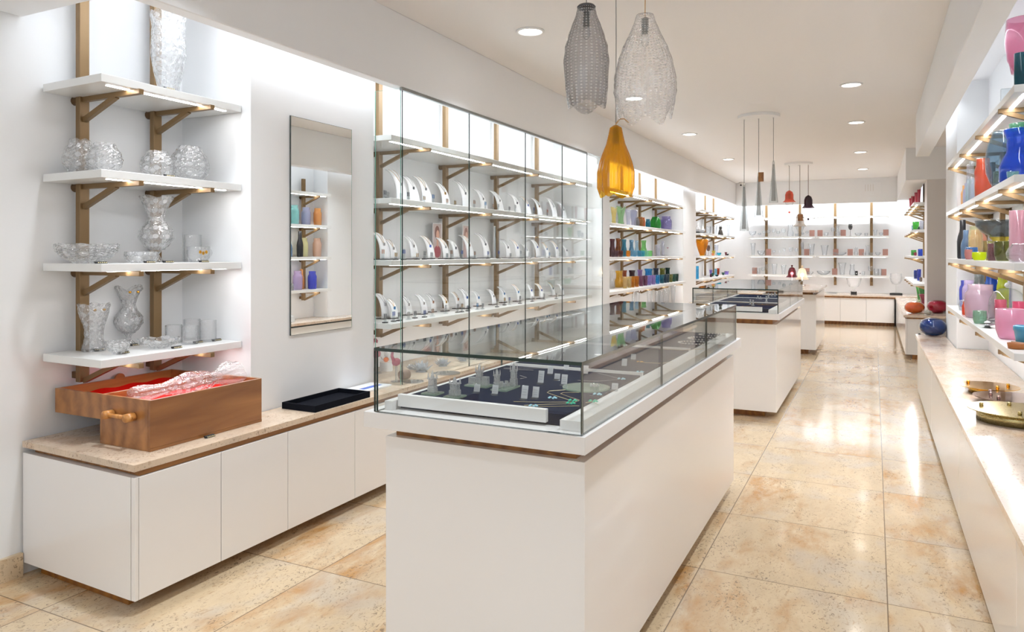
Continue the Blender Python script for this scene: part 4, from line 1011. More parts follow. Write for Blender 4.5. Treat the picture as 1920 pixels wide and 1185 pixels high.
BAY2 = [  # name, look, category, px, ytop, width px, shelf, kind, colour, handle, X
    ('wavy_vase', 'pale yellow wavy vase', 'vase', 1151, 390, 12, 1, 'waist', 'f2e2a0', None), ('wavy_vase', 'light green wavy vase', 'vase', 1164, 389, 17, 1, 'waist', 'bfe6b8', None),
    ('glass_vase', 'tall clear vase', 'vase', 1178, 393, 11, 1, 'flare', 'e6e8f4', None), ('glass_vase', 'tall pale lilac clear vase', 'vase', 1188, 394, 14, 1, 'flare', 'd9dcf0', None),
    ('glass_vase', 'grey ringed round glass vase', 'vase', 1194, 408, 10, 1, 'globe', 'aeb4b4', None),
    ('glass_vase', 'amber brown barrel glass vase', 'vase', 1200, 407, 12, 1, 'jar', 'c08018', None), ('glass_vase', 'orange glass vase', 'vase', 1205.5, 408, 8, 1, 'jar', 'e07818', None),
    ('glass_vase', 'teal blue glass vase', 'vase', 1215, 411, 9, 1, 'jar', '1490a8', None), ('glass_vase', 'bright green dimpled round vase', 'vase', 1229, 407, 21, 1, 'globe', '30b840', None),
    ('glass_vase', 'pale lilac crackled vase', 'vase', 1249, 406, 20, 1, 'jar', 'c4bce8', None), ('glass_vase', 'light turquoise crackled vase', 'vase', 1264, 410, 15, 1, 'globe', '90d4e4', None),
    ('glass_vase', 'strong turquoise curved vase', 'vase', 1275, 409, 9, 1, 'waist', '18a8c8', None),
    ('glass_jug', 'dark brown glass jug', 'jug', 1148, 448, 12, 2, 'carafe', '6a2a30', 1), ('glass_jug', 'amber handled brown jug', 'jug', 1159, 447, 11, 2, 'carafe', 'a0500c', 1),
    ('glass_jug', 'teal glass jug', 'jug', 1170, 449, 11, 2, 'carafe', '3c98b0', 1), ('glass_jug', 'steel blue glass jug', 'jug', 1184, 450, 10, 2, 'carafe', '7cb0cc', 1),
    ('glass_jug', 'clear glass jug', 'jug', 1194, 451, 9, 2, 'carafe', 'd0e6f4', 1), ('glass_jug', 'light green glass jug', 'jug', 1207, 451, 12, 2, 'carafe', 'a0dc90', 1),
    ('glass_vase', 'clear faceted vase', 'vase', 1233, 459, 9, 2, 'cyl', 'ececf6', None), ('glass_vase', 'clear tall slim vase', 'vase', 1243, 452, 6, 2, 'cyl', 'f0f0f8', None),
    ('glass_figure', 'pink glass blossom figure', 'figurine', 1253, 464, 9, 2, 'flare', 'f0a0b0', None), ('glass_bowl', 'red and grey small glass bowl', 'bowl', 1262, 467, 9, 2, 'flare', '7090a8', None), ('glass_bowl', 'pale pink glass bowl', 'bowl', 1277, 469, 14, 2, 'flare', 'e8bcc8', None),
    ('glass_carafe', 'clear dimpled carafe', 'carafe', 1147, 507, 12, 3, 'carafe', 'f4f4f4', None), ('glass_carafe', 'yellow dimpled carafe', 'carafe', 1161, 508, 18, 3, 'carafe', 'f4cc50', None),
    ('glass_carafe', 'red brown carafe', 'carafe', 1171, 507, 11, 3, 'carafe', 'a04010', None), ('glass_carafe', 'dark plum carafe', 'carafe', 1185, 507, 15, 3, 'carafe', '40202c', None),
    ('glass_carafe', 'lilac carafe', 'carafe', 1200, 506, 12, 3, 'carafe', 'b494cc', None), ('glass_carafe', 'sky blue carafe', 'carafe', 1216, 504, 19, 3, 'carafe', '1c9cd8', None),
    ('glass_carafe', 'navy carafe', 'carafe', 1230, 503, 13, 3, 'carafe', '102848', None), ('glass_carafe', 'olive carafe', 'carafe', 1242, 503, 13, 3, 'carafe', '8c9030', None), ('glass_carafe', 'dark green carafe', 'carafe', 1252, 502, 11, 3, 'carafe', '103c34', None)]
for k, (nm, look, cat, px, yt, w_, sh, kd, c, hd) in enumerate(BAY2):
    vessel(nm, f'{look} on the {SHN[sh]} coloured glassware shelf', cat, px, ZS[sh], X=-3.0, ytop=yt, w=w_ * 1.05, kind=kd, mat=cg(c, milk=.28), handle=hd, n=20, fn=wavyrim(3, .12) if 'wavy' in nm else None)
TUM = [(2, 1150, 'dark brown', '5c2030'), (2, 1155.5, 'plum brown', '6a2838'), (2, 1164, 'red brown', '74281c'), (2, 1178, 'amber', 'e89a10'), (2, 1190, 'light blue', '8cc4dc'), (2, 1199, 'teal blue', '48a4c4'), (2, 1205, 'turquoise', '30b4cc'), (2, 1212, 'pale mint', 'b4e8cc'), (2, 1219, 'light green', 'a4e49c'),
       (3, 1172, 'cream dotted', 'f4dc98'), (3, 1180, 'pale yellow dotted', 'f0dca0'), (3, 1186, 'amber', 'dc8c10'), (3, 1194, 'orange amber', 'd88410'), (3, 1202, 'plum', '844468'), (3, 1210, 'mauve plum', '7c3c60'), (3, 1217, 'lilac', 'b49cdc'), (3, 1225, 'pale violet', 'c0a4e0'), (3, 1233, 'sky blue', '0c9cdc'),
       (3, 1241, 'teal', '106c88'), (3, 1246.5, 'navy', '0c3050'), (3, 1251, 'dark navy', '0c2840'), (3, 1257, 'olive', '90943c'), (3, 1263, 'bottle green', '0c503c'), (3, 1268, 'dark green', '0c4434'), (3, 1274, 'blackish green', '142820'), (3, 1280, 'deep teal', '0c3c44')]
for k, (sh, px, look, c) in enumerate(TUM):
    vessel('glass_tumbler', f'{look} glass tumbler in the front row of the {SHN[sh]} coloured glassware shelf', 'tumbler', px, ZS[sh], X=-2.84, ytop=470 if sh == 2 else 519 - (px - 1172) * .055, w=8.6, kind='tumbler' if sh == 3 else 'cup', mat=cg(c, milk=.25), n=16)
for k, (px, w_, yt) in enumerate(((1188, 6, 537), (1196, 8, 536), (1218, 10, 540), (1232, 8, 545), (1240, 8, 546), (1250, 12, 543), (1262, 9, 532), (1270, 8, 533))):
    vessel('clear_vase', f'clear glass vase on the worktop below the coloured carafes, {ORD[k]} from the left', 'vase', px, .583, X=-2.86, ytop=yt, w=w_, kind=['jar', 'flare', 'bowl', 'cup'][k % 4], mat=clearg, n=16)
# third bay
B3 = [('fan_vase', 'large amber ribbed fan vase', 'vase', 1316.5, 449, 23, 2, 'fan', 'e8a010', -2.78), ('pyramid', 'tall brown glass sail sculpture', 'figurine', 1328, 460, 7, 2, 'flute', '9a7868', -2.86), ('glass_flower', 'yellow glass flower', 'figurine', 1338, 470, 7, 2, 'flare', 'f0e060', -2.84),
      ('glass_flower', 'orange glass flower', 'figurine', 1336.5, 475, 6, 2, 'flare', 'f0a070', -2.72), ('glass_bird', 'turquoise glass bird', 'figurine', 1348, 474, 9, 2, 'bowl', '30c4dc', -2.78), ('glass_vase', 'clear rippled vase', 'vase', 1343, 459, 8, 2, 'flare', 'eceef8', -2.88),
      ('glass_star', 'red glass star figure', 'figurine', 1361, 473, 5, 2, 'flare', '8c1c34', -2.78), ('glass_stone', 'dark green glass stone', 'figurine', 1366.5, 476, 6, 2, 'bowl', '1c3030', -2.76),
      ('cylinder_vase', 'slim turquoise cylinder vase', 'vase', 1307.5, 499, 5.5, 3, 'cyl', '58c4ec', -2.75), ('glass_orchid', 'lilac glass flower', 'figurine', 1333, 506, 6, 3, 'flare', 'b4a0e8', -2.86), ('glass_vase', 'plum drop shaped vase', 'vase', 1333, 514, 4, 3, 'jar', '6c2840', -2.74), ('glass_leaf', 'green glass leaf', 'figurine', 1336, 512, 6, 3, 'bowl', '1c7060', -2.8),
      ('glass_vase', 'light blue square vase', 'vase', 1342, 504, 5, 3, 'cyl', 'a0dcf0', -2.9), ('glass_goblet', 'orange glass goblet', 'goblet', 1346.5, 503, 5, 3, 'cup', 'c44c10', -2.95), ('glass_turtle', 'dark green glass frog', 'figurine', 1344, 515, 7, 3, 'bowl', '1c3c3c', -2.72), ('glass_leaf', 'green glass leaf star', 'figurine', 1356, 511, 7, 3, 'flare', '1c6450', -2.78),
      ('glass_orchid', 'pair of lilac glass blossoms', 'figurine', 1364, 508, 5, 3, 'flare', 'b8a4e8', -2.8), ('glass_orchid', 'large lilac glass blossom', 'figurine', 1369, 508, 6, 3, 'flare', 'b8a4e8', -2.76)]
for nm, look, cat, px, yt, w_, sh, kd, c, X in B3:
    vessel(nm if nm != 'pyramid' else 'glass_sail', f'{look} on the {SHN[sh]} shelf of the far left bay', cat, px, ZS[sh], X=X, ytop=yt, w=w_, kind=kd, mat=cg(c, milk=.25), n=20, fn=wavyrim(9, .04, .03, 16) if nm == 'fan_vase' else None)
x, y, s = pos(1351, X=-2.8); t = thing('cat_figurine', 'dark bronze seated cat figurine on the second shelf of the far left bay', 'figurine', (x, y, ZS[1])); z = ZS[1]
dk = plain('dark_bronze', '4a4640', .35, metal=.5); MB().lathe([(.05, 0), (.055, .03), (.04, .09), (.022, .14)], (x, y, z + .0005), 14).build('body', dk, t, True); MB().ball((x, y, z + .165), .032, .028, .028, 12, 8).add([(x - .02, y, z + .18), (x - .008, y, z + .19), (x - .017, y, z + .22)], [(0, 1, 2)]).add([(x + .02, y, z + .18), (x + .008, y, z + .19), (x + .017, y, z + .22)], [(0, 1, 2)]).build('head', dk, t, True)
for px, yt, lab in ((1308, 428, 'left'), (1317, 427, 'right')):
    x, y, s = pos(px, X=-2.8); t = thing('crystal_trophy', f'{lab} clear crystal award on a black base, second shelf of the far left bay', 'trophy', (x, y, z)); MB().box(x - .05, x + .05, y - .06, y + .06, z + .0005, z + .03).build('base', black, t); MB().lathe([(.03, 0), (.05, .04), (.02, .1), (.001, .14)], (x, y, z + .03), 8).build('crystal', cryf, t)
for k, (px, w_) in enumerate(((1328, 10), (1340, 9), (1358, 9), (1367, 5))):
    vessel('clear_vase', f'clear crystal piece on the second shelf of the far left bay, {ORD[k]} from the left', 'vase', px, ZS[1], X=-2.95 if k < 3 else -2.74, ytop=425 - k, w=w_, kind=['bowl', 'flare', 'globe', 'flare'][k], mat=clearg, n=16)


def vat(name, label, cat, x, y, z, h, r, kind, mat, n=24, fn=None, group=None, smooth=True, th=None, inner=True):
    return single(MB().lathe(prof(kind, h, r, th, inner), (x, y, z + .0005), n, fn(h, r) if fn else None), name, mat, label, cat, (x, y, z), group, smooth)


def og(c, milk=.45):       # opal glass
    return cg(c, milk=milk)


# ------------------------------------------------------------------ right wall vases (the far ones also show in the mirror)
for (nm, lb, z, y, x, h, r, kd, c, mk) in (
        ('frosted_vase', 'frosted pale blue jar vase on the second right shelf', 1, 6.60, .71, .22, .055, 'jar', 'c8d8ec', .4), ('frosted_vase', 'turquoise jar vase on the second right shelf', 1, 6.82, .71, .235, .06, 'jar', '8cdcd8', .4),
        ('frosted_vase', 'grey blue clear jar vase on the second right shelf', 1, 7.03, .71, .22, .058, 'jar', 'a8acd4', .3), ('frosted_vase', 'orange jar vase at the far end of the second right shelf', 1, 7.24, .71, .22, .052, 'jar', 'f89c28', .45),
        ('frosted_vase', 'peach orange jar vase with blue foot on the third right shelf', 2, 6.58, .71, .22, .06, 'jar', 'f4a070', .4), ('black_bottle', 'tall matt black bottle on the third right shelf', 2, 6.84, .635, .31, .04, 'bottle', '', 0),
        ('frosted_vase', 'pale yellow jar vase on the third right shelf', 2, 7.02, .74, .235, .055, 'jar', 'faf6b4', .35), ('frosted_vase', 'pale peach jar vase at the far end of the third right shelf', 2, 7.22, .70, .235, .055, 'jar', 'f8c8a8', .4),
        ('frosted_vase', 'pale turquoise jar vase on the lowest right shelf', 3, 6.58, .72, .21, .06, 'jar', 'a4dce0', .4), ('frosted_vase', 'lilac and pink clear jar vase on the lowest right shelf', 3, 6.86, .69, .23, .058, 'jar', 'd8bce8', .3),
        ('frosted_vase', 'tall orange bottle behind the blue jar on the lowest right shelf', 3, 7.00, .755, .25, .035, 'bottle', 'f8901c', .4), ('frosted_vase', 'ultramarine blue jar vase on the lowest right shelf', 3, 7.12, .69, .22, .055, 'jar', '4450d8', .5)):
    vat(nm, lb, 'vase', x, y, ZS[z], h, r, kd, plain('matt_black_glass', '1a1a1e', .45) if not c else og(''.join('%02x' % int(int(c[i:i + 2], 16) * .72 + 71) for i in (0, 2, 4)) if c != '4450d8' else c, mk + .25), 28)
RV = [  # name, label, category, px, shelf, X, ytop, width px, kind, colour, milk
    ('glass_goblet', 'large pink round glass goblet above the top right shelf edge', 'goblet', 1918, 0, .76, 36, 58, 'goblet', 'f0a4c0', .3),
    ('clear_bottle', 'tall clear glass bottle on the second right shelf', 'bottle', 1822, 1, .64, 303, 13, 'bottle', 'f0f2f6', .1), ('clear_bottle', 'slim clear glass bottle left of the taller one, second right shelf', 'bottle', 1815, 1, .61, 309, 9, 'bottle', 'eef0f6', .1),
    ('coral_vase', 'tall coral orange jar vase on the second right shelf', 'vase', 1843, 1, .64, 298, 28, 'jar', 'ec7450', .5), ('black_bottle', 'matt black bottle behind the coral vase, second right shelf', 'bottle', 1861, 1, .74, 305, 18, 'bottle', '', 0),
    ('olive_jar', 'olive green glass jar under the clear globe, second right shelf', 'jar', 1874, 1, .66, 322, 20, 'cyl', 'a8a050', .2), ('glass_globe', 'clear smoky blue glass globe on the second right shelf', 'vase', 1880, 1, .61, 247, 58, 'globe', 'b8d4e8', .04),
    ('teal_beaker', 'small mint glass beaker beside the blue jug, second right shelf', 'tumbler', 1899, 1, .60, 322, 20, 'tumbler', 'a8dcd0', .25),
    ('blue_bottle', 'pale grey blue bottle in front of the black bottle, third right shelf', 'bottle', 1811, 2, .64, 432, 17, 'bottle', '94b8dc', .4), ('glass_vase', 'clear yellowish round glass vase on the third right shelf', 'vase', 1829, 2, .67, 424, 24, 'jar', 'f4f4d4', .12),
    ('peach_vase', 'peach glass vase behind the yellow bowl, third right shelf', 'vase', 1842, 2, .76, 445, 14, 'jar', 'f4b494', .35), ('blue_tumbler', 'blue and peach striped tumbler on the third right shelf', 'tumbler', 1822, 2, .63, 464, 20, 'cup', '5494d8', .4),
    ('pink_tumbler', 'orange pink glass tumbler beside the neon yellow bowl', 'tumbler', 1816, 2, .60, 468, 13, 'cup', 'f0b0a8', .4), ('yellow_bowl', 'neon yellow glass bowl at the edge of the third right shelf', 'bowl', 1836, 2, .60, 473, 24, 'cup', 'e4f410', .6),
    ('brown_tumbler', 'white and brown banded tumbler left of the olive vase', 'tumbler', 1860, 2, .62, 457, 14, 'cyl', '7c4a4c', .5), ('olive_vase', 'shiny olive green glass vase under the smoky bowl', 'vase', 1881, 2, .66, 453, 30, 'cup', '8c9048', .1),
    ('olive_vase', 'clear olive cylinder left of the shiny olive vase', 'vase', 1853, 2, .72, 452, 18, 'cyl', 'd4d494', .1),
    ('clear_globe', 'clear round glass globe at the near end of the third right shelf', 'vase', 1912, 2, .615, 458, 44, 'globe', 'f4f6f8', .04),
    ('lilac_jar', 'large frosted lilac and pink jar vase on the lowest right shelf', 'vase', 1838, 3, .66, 534, 52, 'jar', 'e8ccdc', .55), ('grey_jar', 'grey glass jar behind the large lilac vase', 'vase', 1836, 3, .70, 515, 21, 'jar', '98a0a0', .35),
    ('blue_jar', 'royal blue glass jar behind the glass dome', 'vase', 1859, 3, .76, 512, 23, 'jar', '3c74d8', .5), ('lime_jar', 'lime green glass jar right of the royal blue one', 'vase', 1880, 3, .78, 515, 20, 'jar', 'ccd820', .5),
    ('red_bottle', 'small orange red glass bottle at the edge of the lowest right shelf', 'vase', 1812, 3, .60, 566, 15, 'jar', 'f4502c', .55), ('clear_bottle', 'small clear bottle left of the orange red one', 'vase', 1805, 3, .62, 563, 13, 'jar', 'ecf0ec', .1),
    ('green_tumbler', 'green and blue glass tumbler in front of the large lilac vase', 'tumbler', 1837, 3, .60, 583, 23, 'cup', 'a0c8b0', .35), ('pink_goblet', 'pink glass goblet inside the glass dome', 'goblet', 1876, 3, .70, 562, 20, 'cup', 'f07898', .4),
    ('pink_goblet', 'bright pink tumbler right of the glass dome', 'goblet', 1912, 3, .72, 566, 24, 'cup', 'f06090', .4)]
for nm, lb, cat, px, sh, X, yt, w_, kd, c, mk in RV:
    vessel(nm, lb, cat, px, ZS[sh], X=X, ytop=yt, w=w_, kind=kd, mat=M['matt_black_glass'] if not c else og(c, mk), n=32)
# teal foot of the pink goblet, big blue jug, smoky bowl, dome, pink bowl, blue cup, trays
x, y, s = pos(1913, X=.66); vat('teal_vase', 'dark teal glass vase in front of the pink goblet, top right shelf', 'vase', x, y - .02, ZS[0], EYE + (HY - 102) * s - ZS[0], .03, 'cup', og('0c6474', .3))
x, y, s = pos(1878, X=.6); t = thing('acrylic_block', 'clear acrylic card holder standing on the top right shelf', 'sign', (x, y, ZS[0])); MB().box(x - .004, x + .06, y - .012, y + .012, ZS[0] + .0005, ZS[0] + .11, .002).build('block', acry, t); MB().box(x + .03, x + .05, y - .013, y - .0121, ZS[0] + .01, ZS[0] + .09).build('card', whitep, t)
x, y, s = pos(1912, X=.66); z = ZS[1]; h = EYE + (HY - 243) * s - z; r = 76 * s / 2
t = thing('blue_jug', 'large cobalt blue dimpled glass jug on the second right shelf', 'jug', (x, y, z))
MB().lathe(prof('carafe', h, r * .86), (x, y, z + .0005), 36, cutfn(14, .02, 6, 0)(h, r)).build('body', og('1c58dc', .4), t, True)
MB().lathe([(r * .42, 0), (r * .46, .03), (r * .40, .032), (r * .36, 0)], (x, y, z + h), 24, cap=False).build('green_rim', og('70b890', .3), t, True)
x, y, s = pos(1880, X=.70); z = ZS[2] + .17
t = thing('smoky_bowl', 'wide smoky grey glass bowl on a yellow foot, above the olive vases', 'bowl', (x, y + .10, ZS[2])); y += .10
MB().lathe(prof('bowl', .10, .135), (x, y, ZS[2] + .146), 40).build('bowl', cg('8a9296', milk=.08), t, True)
MB().lathe([(.075, 0), (.07, .008), (.03, .02), (.024, .06), (.03, .11), (.055, .138), (.06, .145)], (x, y, ZS[2] + .0005), 28).build('foot', og('c8b430', .3), t, True)
x, y, s = pos(1912, X=.69); t = vat('pink_tumbler', 'tall pink ribbed glass vase at the near end of the third right shelf', 'vase', x, y + .02, ZS[2], .27, .045, 'cyl', og('e8b4c4', .5))
x, y, s = pos(1829, X=.80)
b = MB()
for k in range(40): b.ball((x + rnd.gauss(0, .018), y + rnd.gauss(0, .03), ZS[2] + .25 + rnd.gauss(0, .028)), .012, .012, .008, 6, 4)
t = thing('dried_flowers', 'bunch of brown dried flowers on a stem, third right shelf', 'flowers', (x, y, ZS[2])); b.build('blossoms', plain('dried_bloom', 'b87448', .8), t); MB().tube([(x, y, ZS[2] + .001), (x, y, ZS[2] + .24)], .004, 6).build('stem', oakk, t)
x, y, s = pos(1892, X=.765); z = ZS[3]; t = thing('glass_dome', 'clear glass dome with a round knob on the lowest right shelf', 'glass dome', (x, y + .06, z)); y += .06
MB().lathe([(.105, 0), (.105, .10), (.098, .145), (.075, .185), (.04, .208), (.001, .214)], (x, y, z + .012), 36).build('dome', clearg, t, True); MB().ball((x, y, z + .243), .018).build('knob', cryf, t, True); MB().lathe([(.001, 0), (.12, 0), (.12, .01), (.001, .01)], (x, y, z + .0005), 32).build('tray', silver, t, True)
for dx_ in (-.05, .05): pass
x, y, s = pos(1896, X=.64); t = vat('pink_bowl', 'large glossy pink and lilac glass bowl at the front of the lowest right shelf', 'bowl', x, y, z, .155, .072, 'cup', og('ecb0cc', .55), 40)
x, y, s = pos(1898, X=.605); t = thing('wooden_tray', 'small brown leather tray in front of the pink bowl', 'tray', (x - .005, y - .17, z)); y -= .17; x -= .005
MB().lathe([(.001, 0), (.036, 0), (.040, .026), (.036, .026), (.034, .006), (.001, .006)], (x, y, z + .0005), 28).build('tray_body', plain('brown_leather', 'a8642c', .45), t, True)
MB().lathe([(.001, 0), (.02, 0), (.016, .006), (.001, .007)], (x, y, z + .007), 20).build('silver_lid', silver, t, True)
x, y, s = P(1918, 630, Z=z + .05)[0], P(1918, 630, Z=z + .05)[1], 0
t = thing('blue_cup', 'turquoise blue pot on a taupe saucer at the near end of the lowest right shelf', 'cup', (x, y, z)); MB().lathe([(.001, 0), (.045, 0), (.048, .022), (.001, .022)], (x, y, z + .0005), 28).build('saucer', plain('taupe_clay', 'a08c7c', .6), t, True)
MB().lathe([(.030, 0), (.036, .05), (.040, .055), (.040, .075), (.036, .078), (.034, .075), (.028, .004), (.001, .004)], (x, y, z + .023), 28).build('pot', plain('blue_glaze', '3c90b4', .25, coat=.5), t, True)
for k, (px, py) in enumerate(((1852, 606), (1862, 615))):
    x, y, s = pos(px - 3, Z=z, py=py); x -= .02; t = thing('silver_dish', ['small mirrored silver dish behind, left of the pink bowl', 'small mirrored silver dish in front, left of the pink bowl'][k], 'dish', (x, y, z))
    MB().lathe([(.001, 0), (.02, 0), (.012, .012), (.045, .02), (.046, .023), (.001, .02)], (x, y, z + .0005), 24).build('plate', silver, t, True); MB().ball((x, y, z + .032), .018, .018, .009).build('white_sweet', whitep, t, True)

# ------------------------------------------------------------------ glass balls, stone, brass ceiling roses on the right worktops
def egg(px, py, w_, hh, lab, c, z=.581, X=None):
    x, y, s = pos(px, Z=z, py=py); r = w_ * s / 2; h = hh * s
    t = thing('glass_egg', lab, 'glass sculpture', (x, y + r * .6, z)); y += r * .6
    MB().ball((x, y, z + h / 2 + .0005), r, r, h / 2, 40, 20, lambda t_, p: 1 + .015 * math.cos(18 * t_), sq=.72).build('outer_shell', thin('egg_' + c, c, edge=''.join('%02x' % int(int(c[i:i + 2], 16) * .35) for i in (0, 2, 4)), milk=.30, milkcol=c, gloss=1.8), t, True)
    MB().ball((x, y, z + h / 2), r * .86, r * .86, h * .42, 24, 14, lambda t_, p: 1 + .04 * math.cos(24 * t_), sq=.72).build('core', plain('core_' + c, c, .2, coat=1, metal=.2), t, True)
egg(1750, 631, 45, 34, 'flattened cobalt blue glass ball at the far end of the right worktop', '2068b4')
egg(1715, 588, 34, 22, 'flattened amber glass ball on the far right worktop', 'f09c18', .583)
egg(1759, 588, 36, 25, 'magenta glass sculpture beside the amber ball on the far right worktop', 'd82068', .583)
x, y, s = pos(1740, Z=.583, py=590); single(MB().ball((x, y, .612), .055, .05, .028, 9, 6), 'stone_piece', plain('grey_stone', 'a8a49a', .8), 'grey stone lying between the amber and magenta glass', 'stone', (x, y, .583))
def ceiling_rose(px, py, zt, r, rb, zb, lab, mt, knobs, side=None):
    x, y, s = pos(px, Z=zt, py=py); z = .581; t = thing('ceiling_rose', lab, 'metal plate', (x, y, z))
    MB().lathe([(.001, 0), (rb, 0), (rb, zt - z - .004), (.001, zt - z - .004)], (x, y, z + .0005), 40).build('canister', side or mt, t, True)
    pl = MB().lathe([(.001, 0), (r, 0), (r, .0035), (.001, .0035)], (x, y, zt - .0035), 48).build('plate', mt, t, False)
    for a, q in knobs: MB().lathe([(.001, 0), (.009, 0), (.009, .016), (.001, .016)], (x + r * q * math.cos(a), y + r * q * math.sin(a), zt), 14).build('knob', mt, pl, True)
ceiling_rose(1853, 723, .622, .158, .10, 0, 'gold mirror plate with three knobs, farthest of the three metal discs', brass, [(2.6, .7), (-1.2, .6), (.2, .65)])
ceiling_rose(1893, 744, .620, .172, .08, 0, 'rosy metal plate with five knobs, middle of the three metal discs', rose, [(2.9, .5), (2.2, .75), (-.9, .7), (.5, .6), (-2.2, .6)])
ceiling_rose(1905, 768, .640, .205, .165, 0, 'satin brass plate on a thick base, nearest of the three metal discs', satinb, [(2.9, .7), (1.7, .5), (-1.6, .65), (-.3, .5)])
x, y, s = pos(1724, Z=.581, py=627); single(MB().box(x - .01, x + .01, y - .012, y + .012, .5815, .590), 'price_tag', black, 'tiny black price tag at the far left corner of the right worktop', 'price tag', (x, y, .581))

# ------------------------------------------------------------------ far right bay
for k, (px, yt, w_) in enumerate(((1705, 374, 9), (1712, 366, 9), (1718, 364, 9), (1723, 366, 8))):
    x, y, s = pos(px, X=.62 + .01 * k); h = .33; t = thing('striped_vase', f'red striped flared vase with blue lip, far right top shelf, {ORD[k]} from the left', 'vase', (x, min(y, 15.6), ZS[0])); y = min(y, 15.6)
    MB().lathe(prof('flare', h, w_ * s * .42), (x, y, ZS[0] + .0005), 20, wavyrim(5, .12)(h, .1)).build('body', og('e04860', .5), t, True); MB().ball((x, y, ZS[0] + h), .03, .03, .012, 10, 5).build('blue_lip', plain('blue_lip_glass', '3438b0', .15), t, True)
FR = [(1, 1704, 'violet', '6858c8', 'globe', 7, 428), (1, 1710, 'pale blue', '8cc4d8', 'bowl', 9, 423), (1, 1715, 'green', '58c84c', 'bowl', 11, 416), (1, 1721, 'dark green', '305c3c', 'globe', 9, 425), (1, 1723, 'white', 'e0e4ec', 'cup', 7, 414),
      (2, 1709, 'green and beige', '4cb850', 'cyl', 9, 469), (2, 1715, 'red patterned', 'b03858', 'cup', 5, 476), (2, 1723, 'deep blue', '2048c0', 'cyl', 8, 467),
      (3, 1708, 'pale green', 'b8cc98', 'tumbler', 5, 508), (3, 1713, 'dark blue', '2840a0', 'tumbler', 7, 507), (3, 1717, 'royal blue', '1c50cc', 'tumbler', 7, 510), (3, 1722, 'cobalt', '2c44c0', 'tumbler', 7, 505), (3, 1724, 'brown and white', 'a08c78', 'cup', 5, 520)]
for sh, px, look, c, kd, w_, yt in FR:
    x, y, s = pos(px, X=.66); y = min(y, 15.5) - .2 * (FR.index((sh, px, look, c, kd, w_, yt)) % 5); s2 = (-x * math.sin(TH) + y * math.cos(TH)) / FPX
    vat('glass_vase', f'{look} art glass piece on the {SHN[sh]} shelf of the far right bay', 'vase', x, y, ZS[sh], max(.06, EYE + (HY - yt) * s2 - ZS[sh]), w_ * s2 * .5, kd, og(c, .35), 18)
for px, py, yt, c, look in ((1703, 563, 540, '50b858', 'green flared'), (1719, 564, 540, '40904c', 'dark red and green flared'), (1714, 567, 552, 'a83050', 'red and blue short')):
    x, y, s = pos(px, Z=.583, py=py); y = max(y, 12.4); x = .74; vat('glass_vase', f'{look} glass vase on the far right worktop below the shelves', 'vase', x, y + (px - 1710) * -.05, .583, .26 if yt < 545 else .15, .09, 'flare', og(c, .35), 18)

# ------------------------------------------------------------------ back wall glassware
YB = 16.45
def bw(px): return P(px, 450, Y=YB)[0], P(px, 450, Y=YB)[3]
kinds = {'w': ('wine_glass', 'wine glass', 'wine'), 'f': ('champagne_flute', 'champagne flute', 'flute'), 'g': ('crystal_vase', 'crystal vase', 'flare'), 'b': ('crystal_bowl', 'crystal bowl', 'bowl'), 'c': ('carafe', 'glass carafe', 'carafe'), 't': ('tumbler', 'glass tumbler', 'tumbler'), 'o': ('crystal_goblet', 'crystal goblet', 'goblet'), 'u': ('footed_bowl', 'footed crystal bowl', 'footbowl')}
BK = {1: [('u', 1411, 434, 14), ('w', 1424, 437, 6), ('w', 1433, 433, 7), ('w', 1441, 431, 7), ('w', 1451, 429, 8), ('w', 1459, 433, 7), ('w', 1469, 429, 8), ('c', 1482, 421, 11), ('t', 1494, 441, 6), ('w', 1505, 436, 5), ('w', 1513, 433, 5), ('t', 1549, 436, 8), ('w', 1562, 427, 7), ('c', 1570, 424, 8), ('b', 1609, 439, 12), ('t', 1624, 440, 6), ('g', 1641, 431, 7), ('b', 1652, 441, 7)],
      2: [('g', 1412, 456, 9), ('b', 1427, 470, 14), ('w', 1451, 469, 6), ('w', 1462, 470, 5), ('w', 1470, 465, 6), ('o', 1483, 464, 8), ('w', 1493, 466, 6), ('f', 1504, 454, 6), ('g', 1522, 457, 11), ('g', 1546, 460, 14), ('b', 1575, 476, 22), ('c', 1605, 464, 7), ('c', 1626, 460, 7), ('t', 1620, 475, 6), ('t', 1633, 475, 7), ('b', 1646, 475, 9)],
      3: [('o', 1413, 502, 6), ('t', 1422, 502, 7), ('o', 1431, 501, 7), ('f', 1438, 496, 5), ('g', 1452, 495, 11), ('g', 1469, 497, 10), ('b', 1519, 511, 12), ('b', 1544, 508, 24), ('g', 1579, 493, 14), ('c', 1598, 496, 10), ('t', 1618, 509, 7), ('o', 1632, 499, 8), ('t', 1643, 504, 8), ('t', 1650, 504, 6)]}
cnt = {}
for sh, lst in BK.items():
    for kk, px, yt, w_ in lst:
        nm, look, kd = kinds[kk]; x, s = bw(px); cnt[(sh, kk)] = cnt.get((sh, kk), 0) + 1
        h = max(.06, (HY - yt) * s + EYE - ZS[sh])
        vat(nm, f'clear {look} on the {SHN[sh]} back wall shelf, {ORD[cnt[(sh, kk)] - 1]} such from the left', look.split()[-1], x, YB, ZS[sh], h, w_ * s / 2, kd, clearg if kk != 'x' else black, 14)
x, s = bw(1594.5); t = vat('black_wine_glass', 'black wine glass on the second back wall shelf', 'glass', x, YB, ZS[1], (HY - 420) * s + EYE - ZS[1], 7.5 * s / 2, 'wine', plain('black_glass', '101012', .1, coat=1), 20)
copper = plain('copper_card', 'b08478', .5, metal=.2)
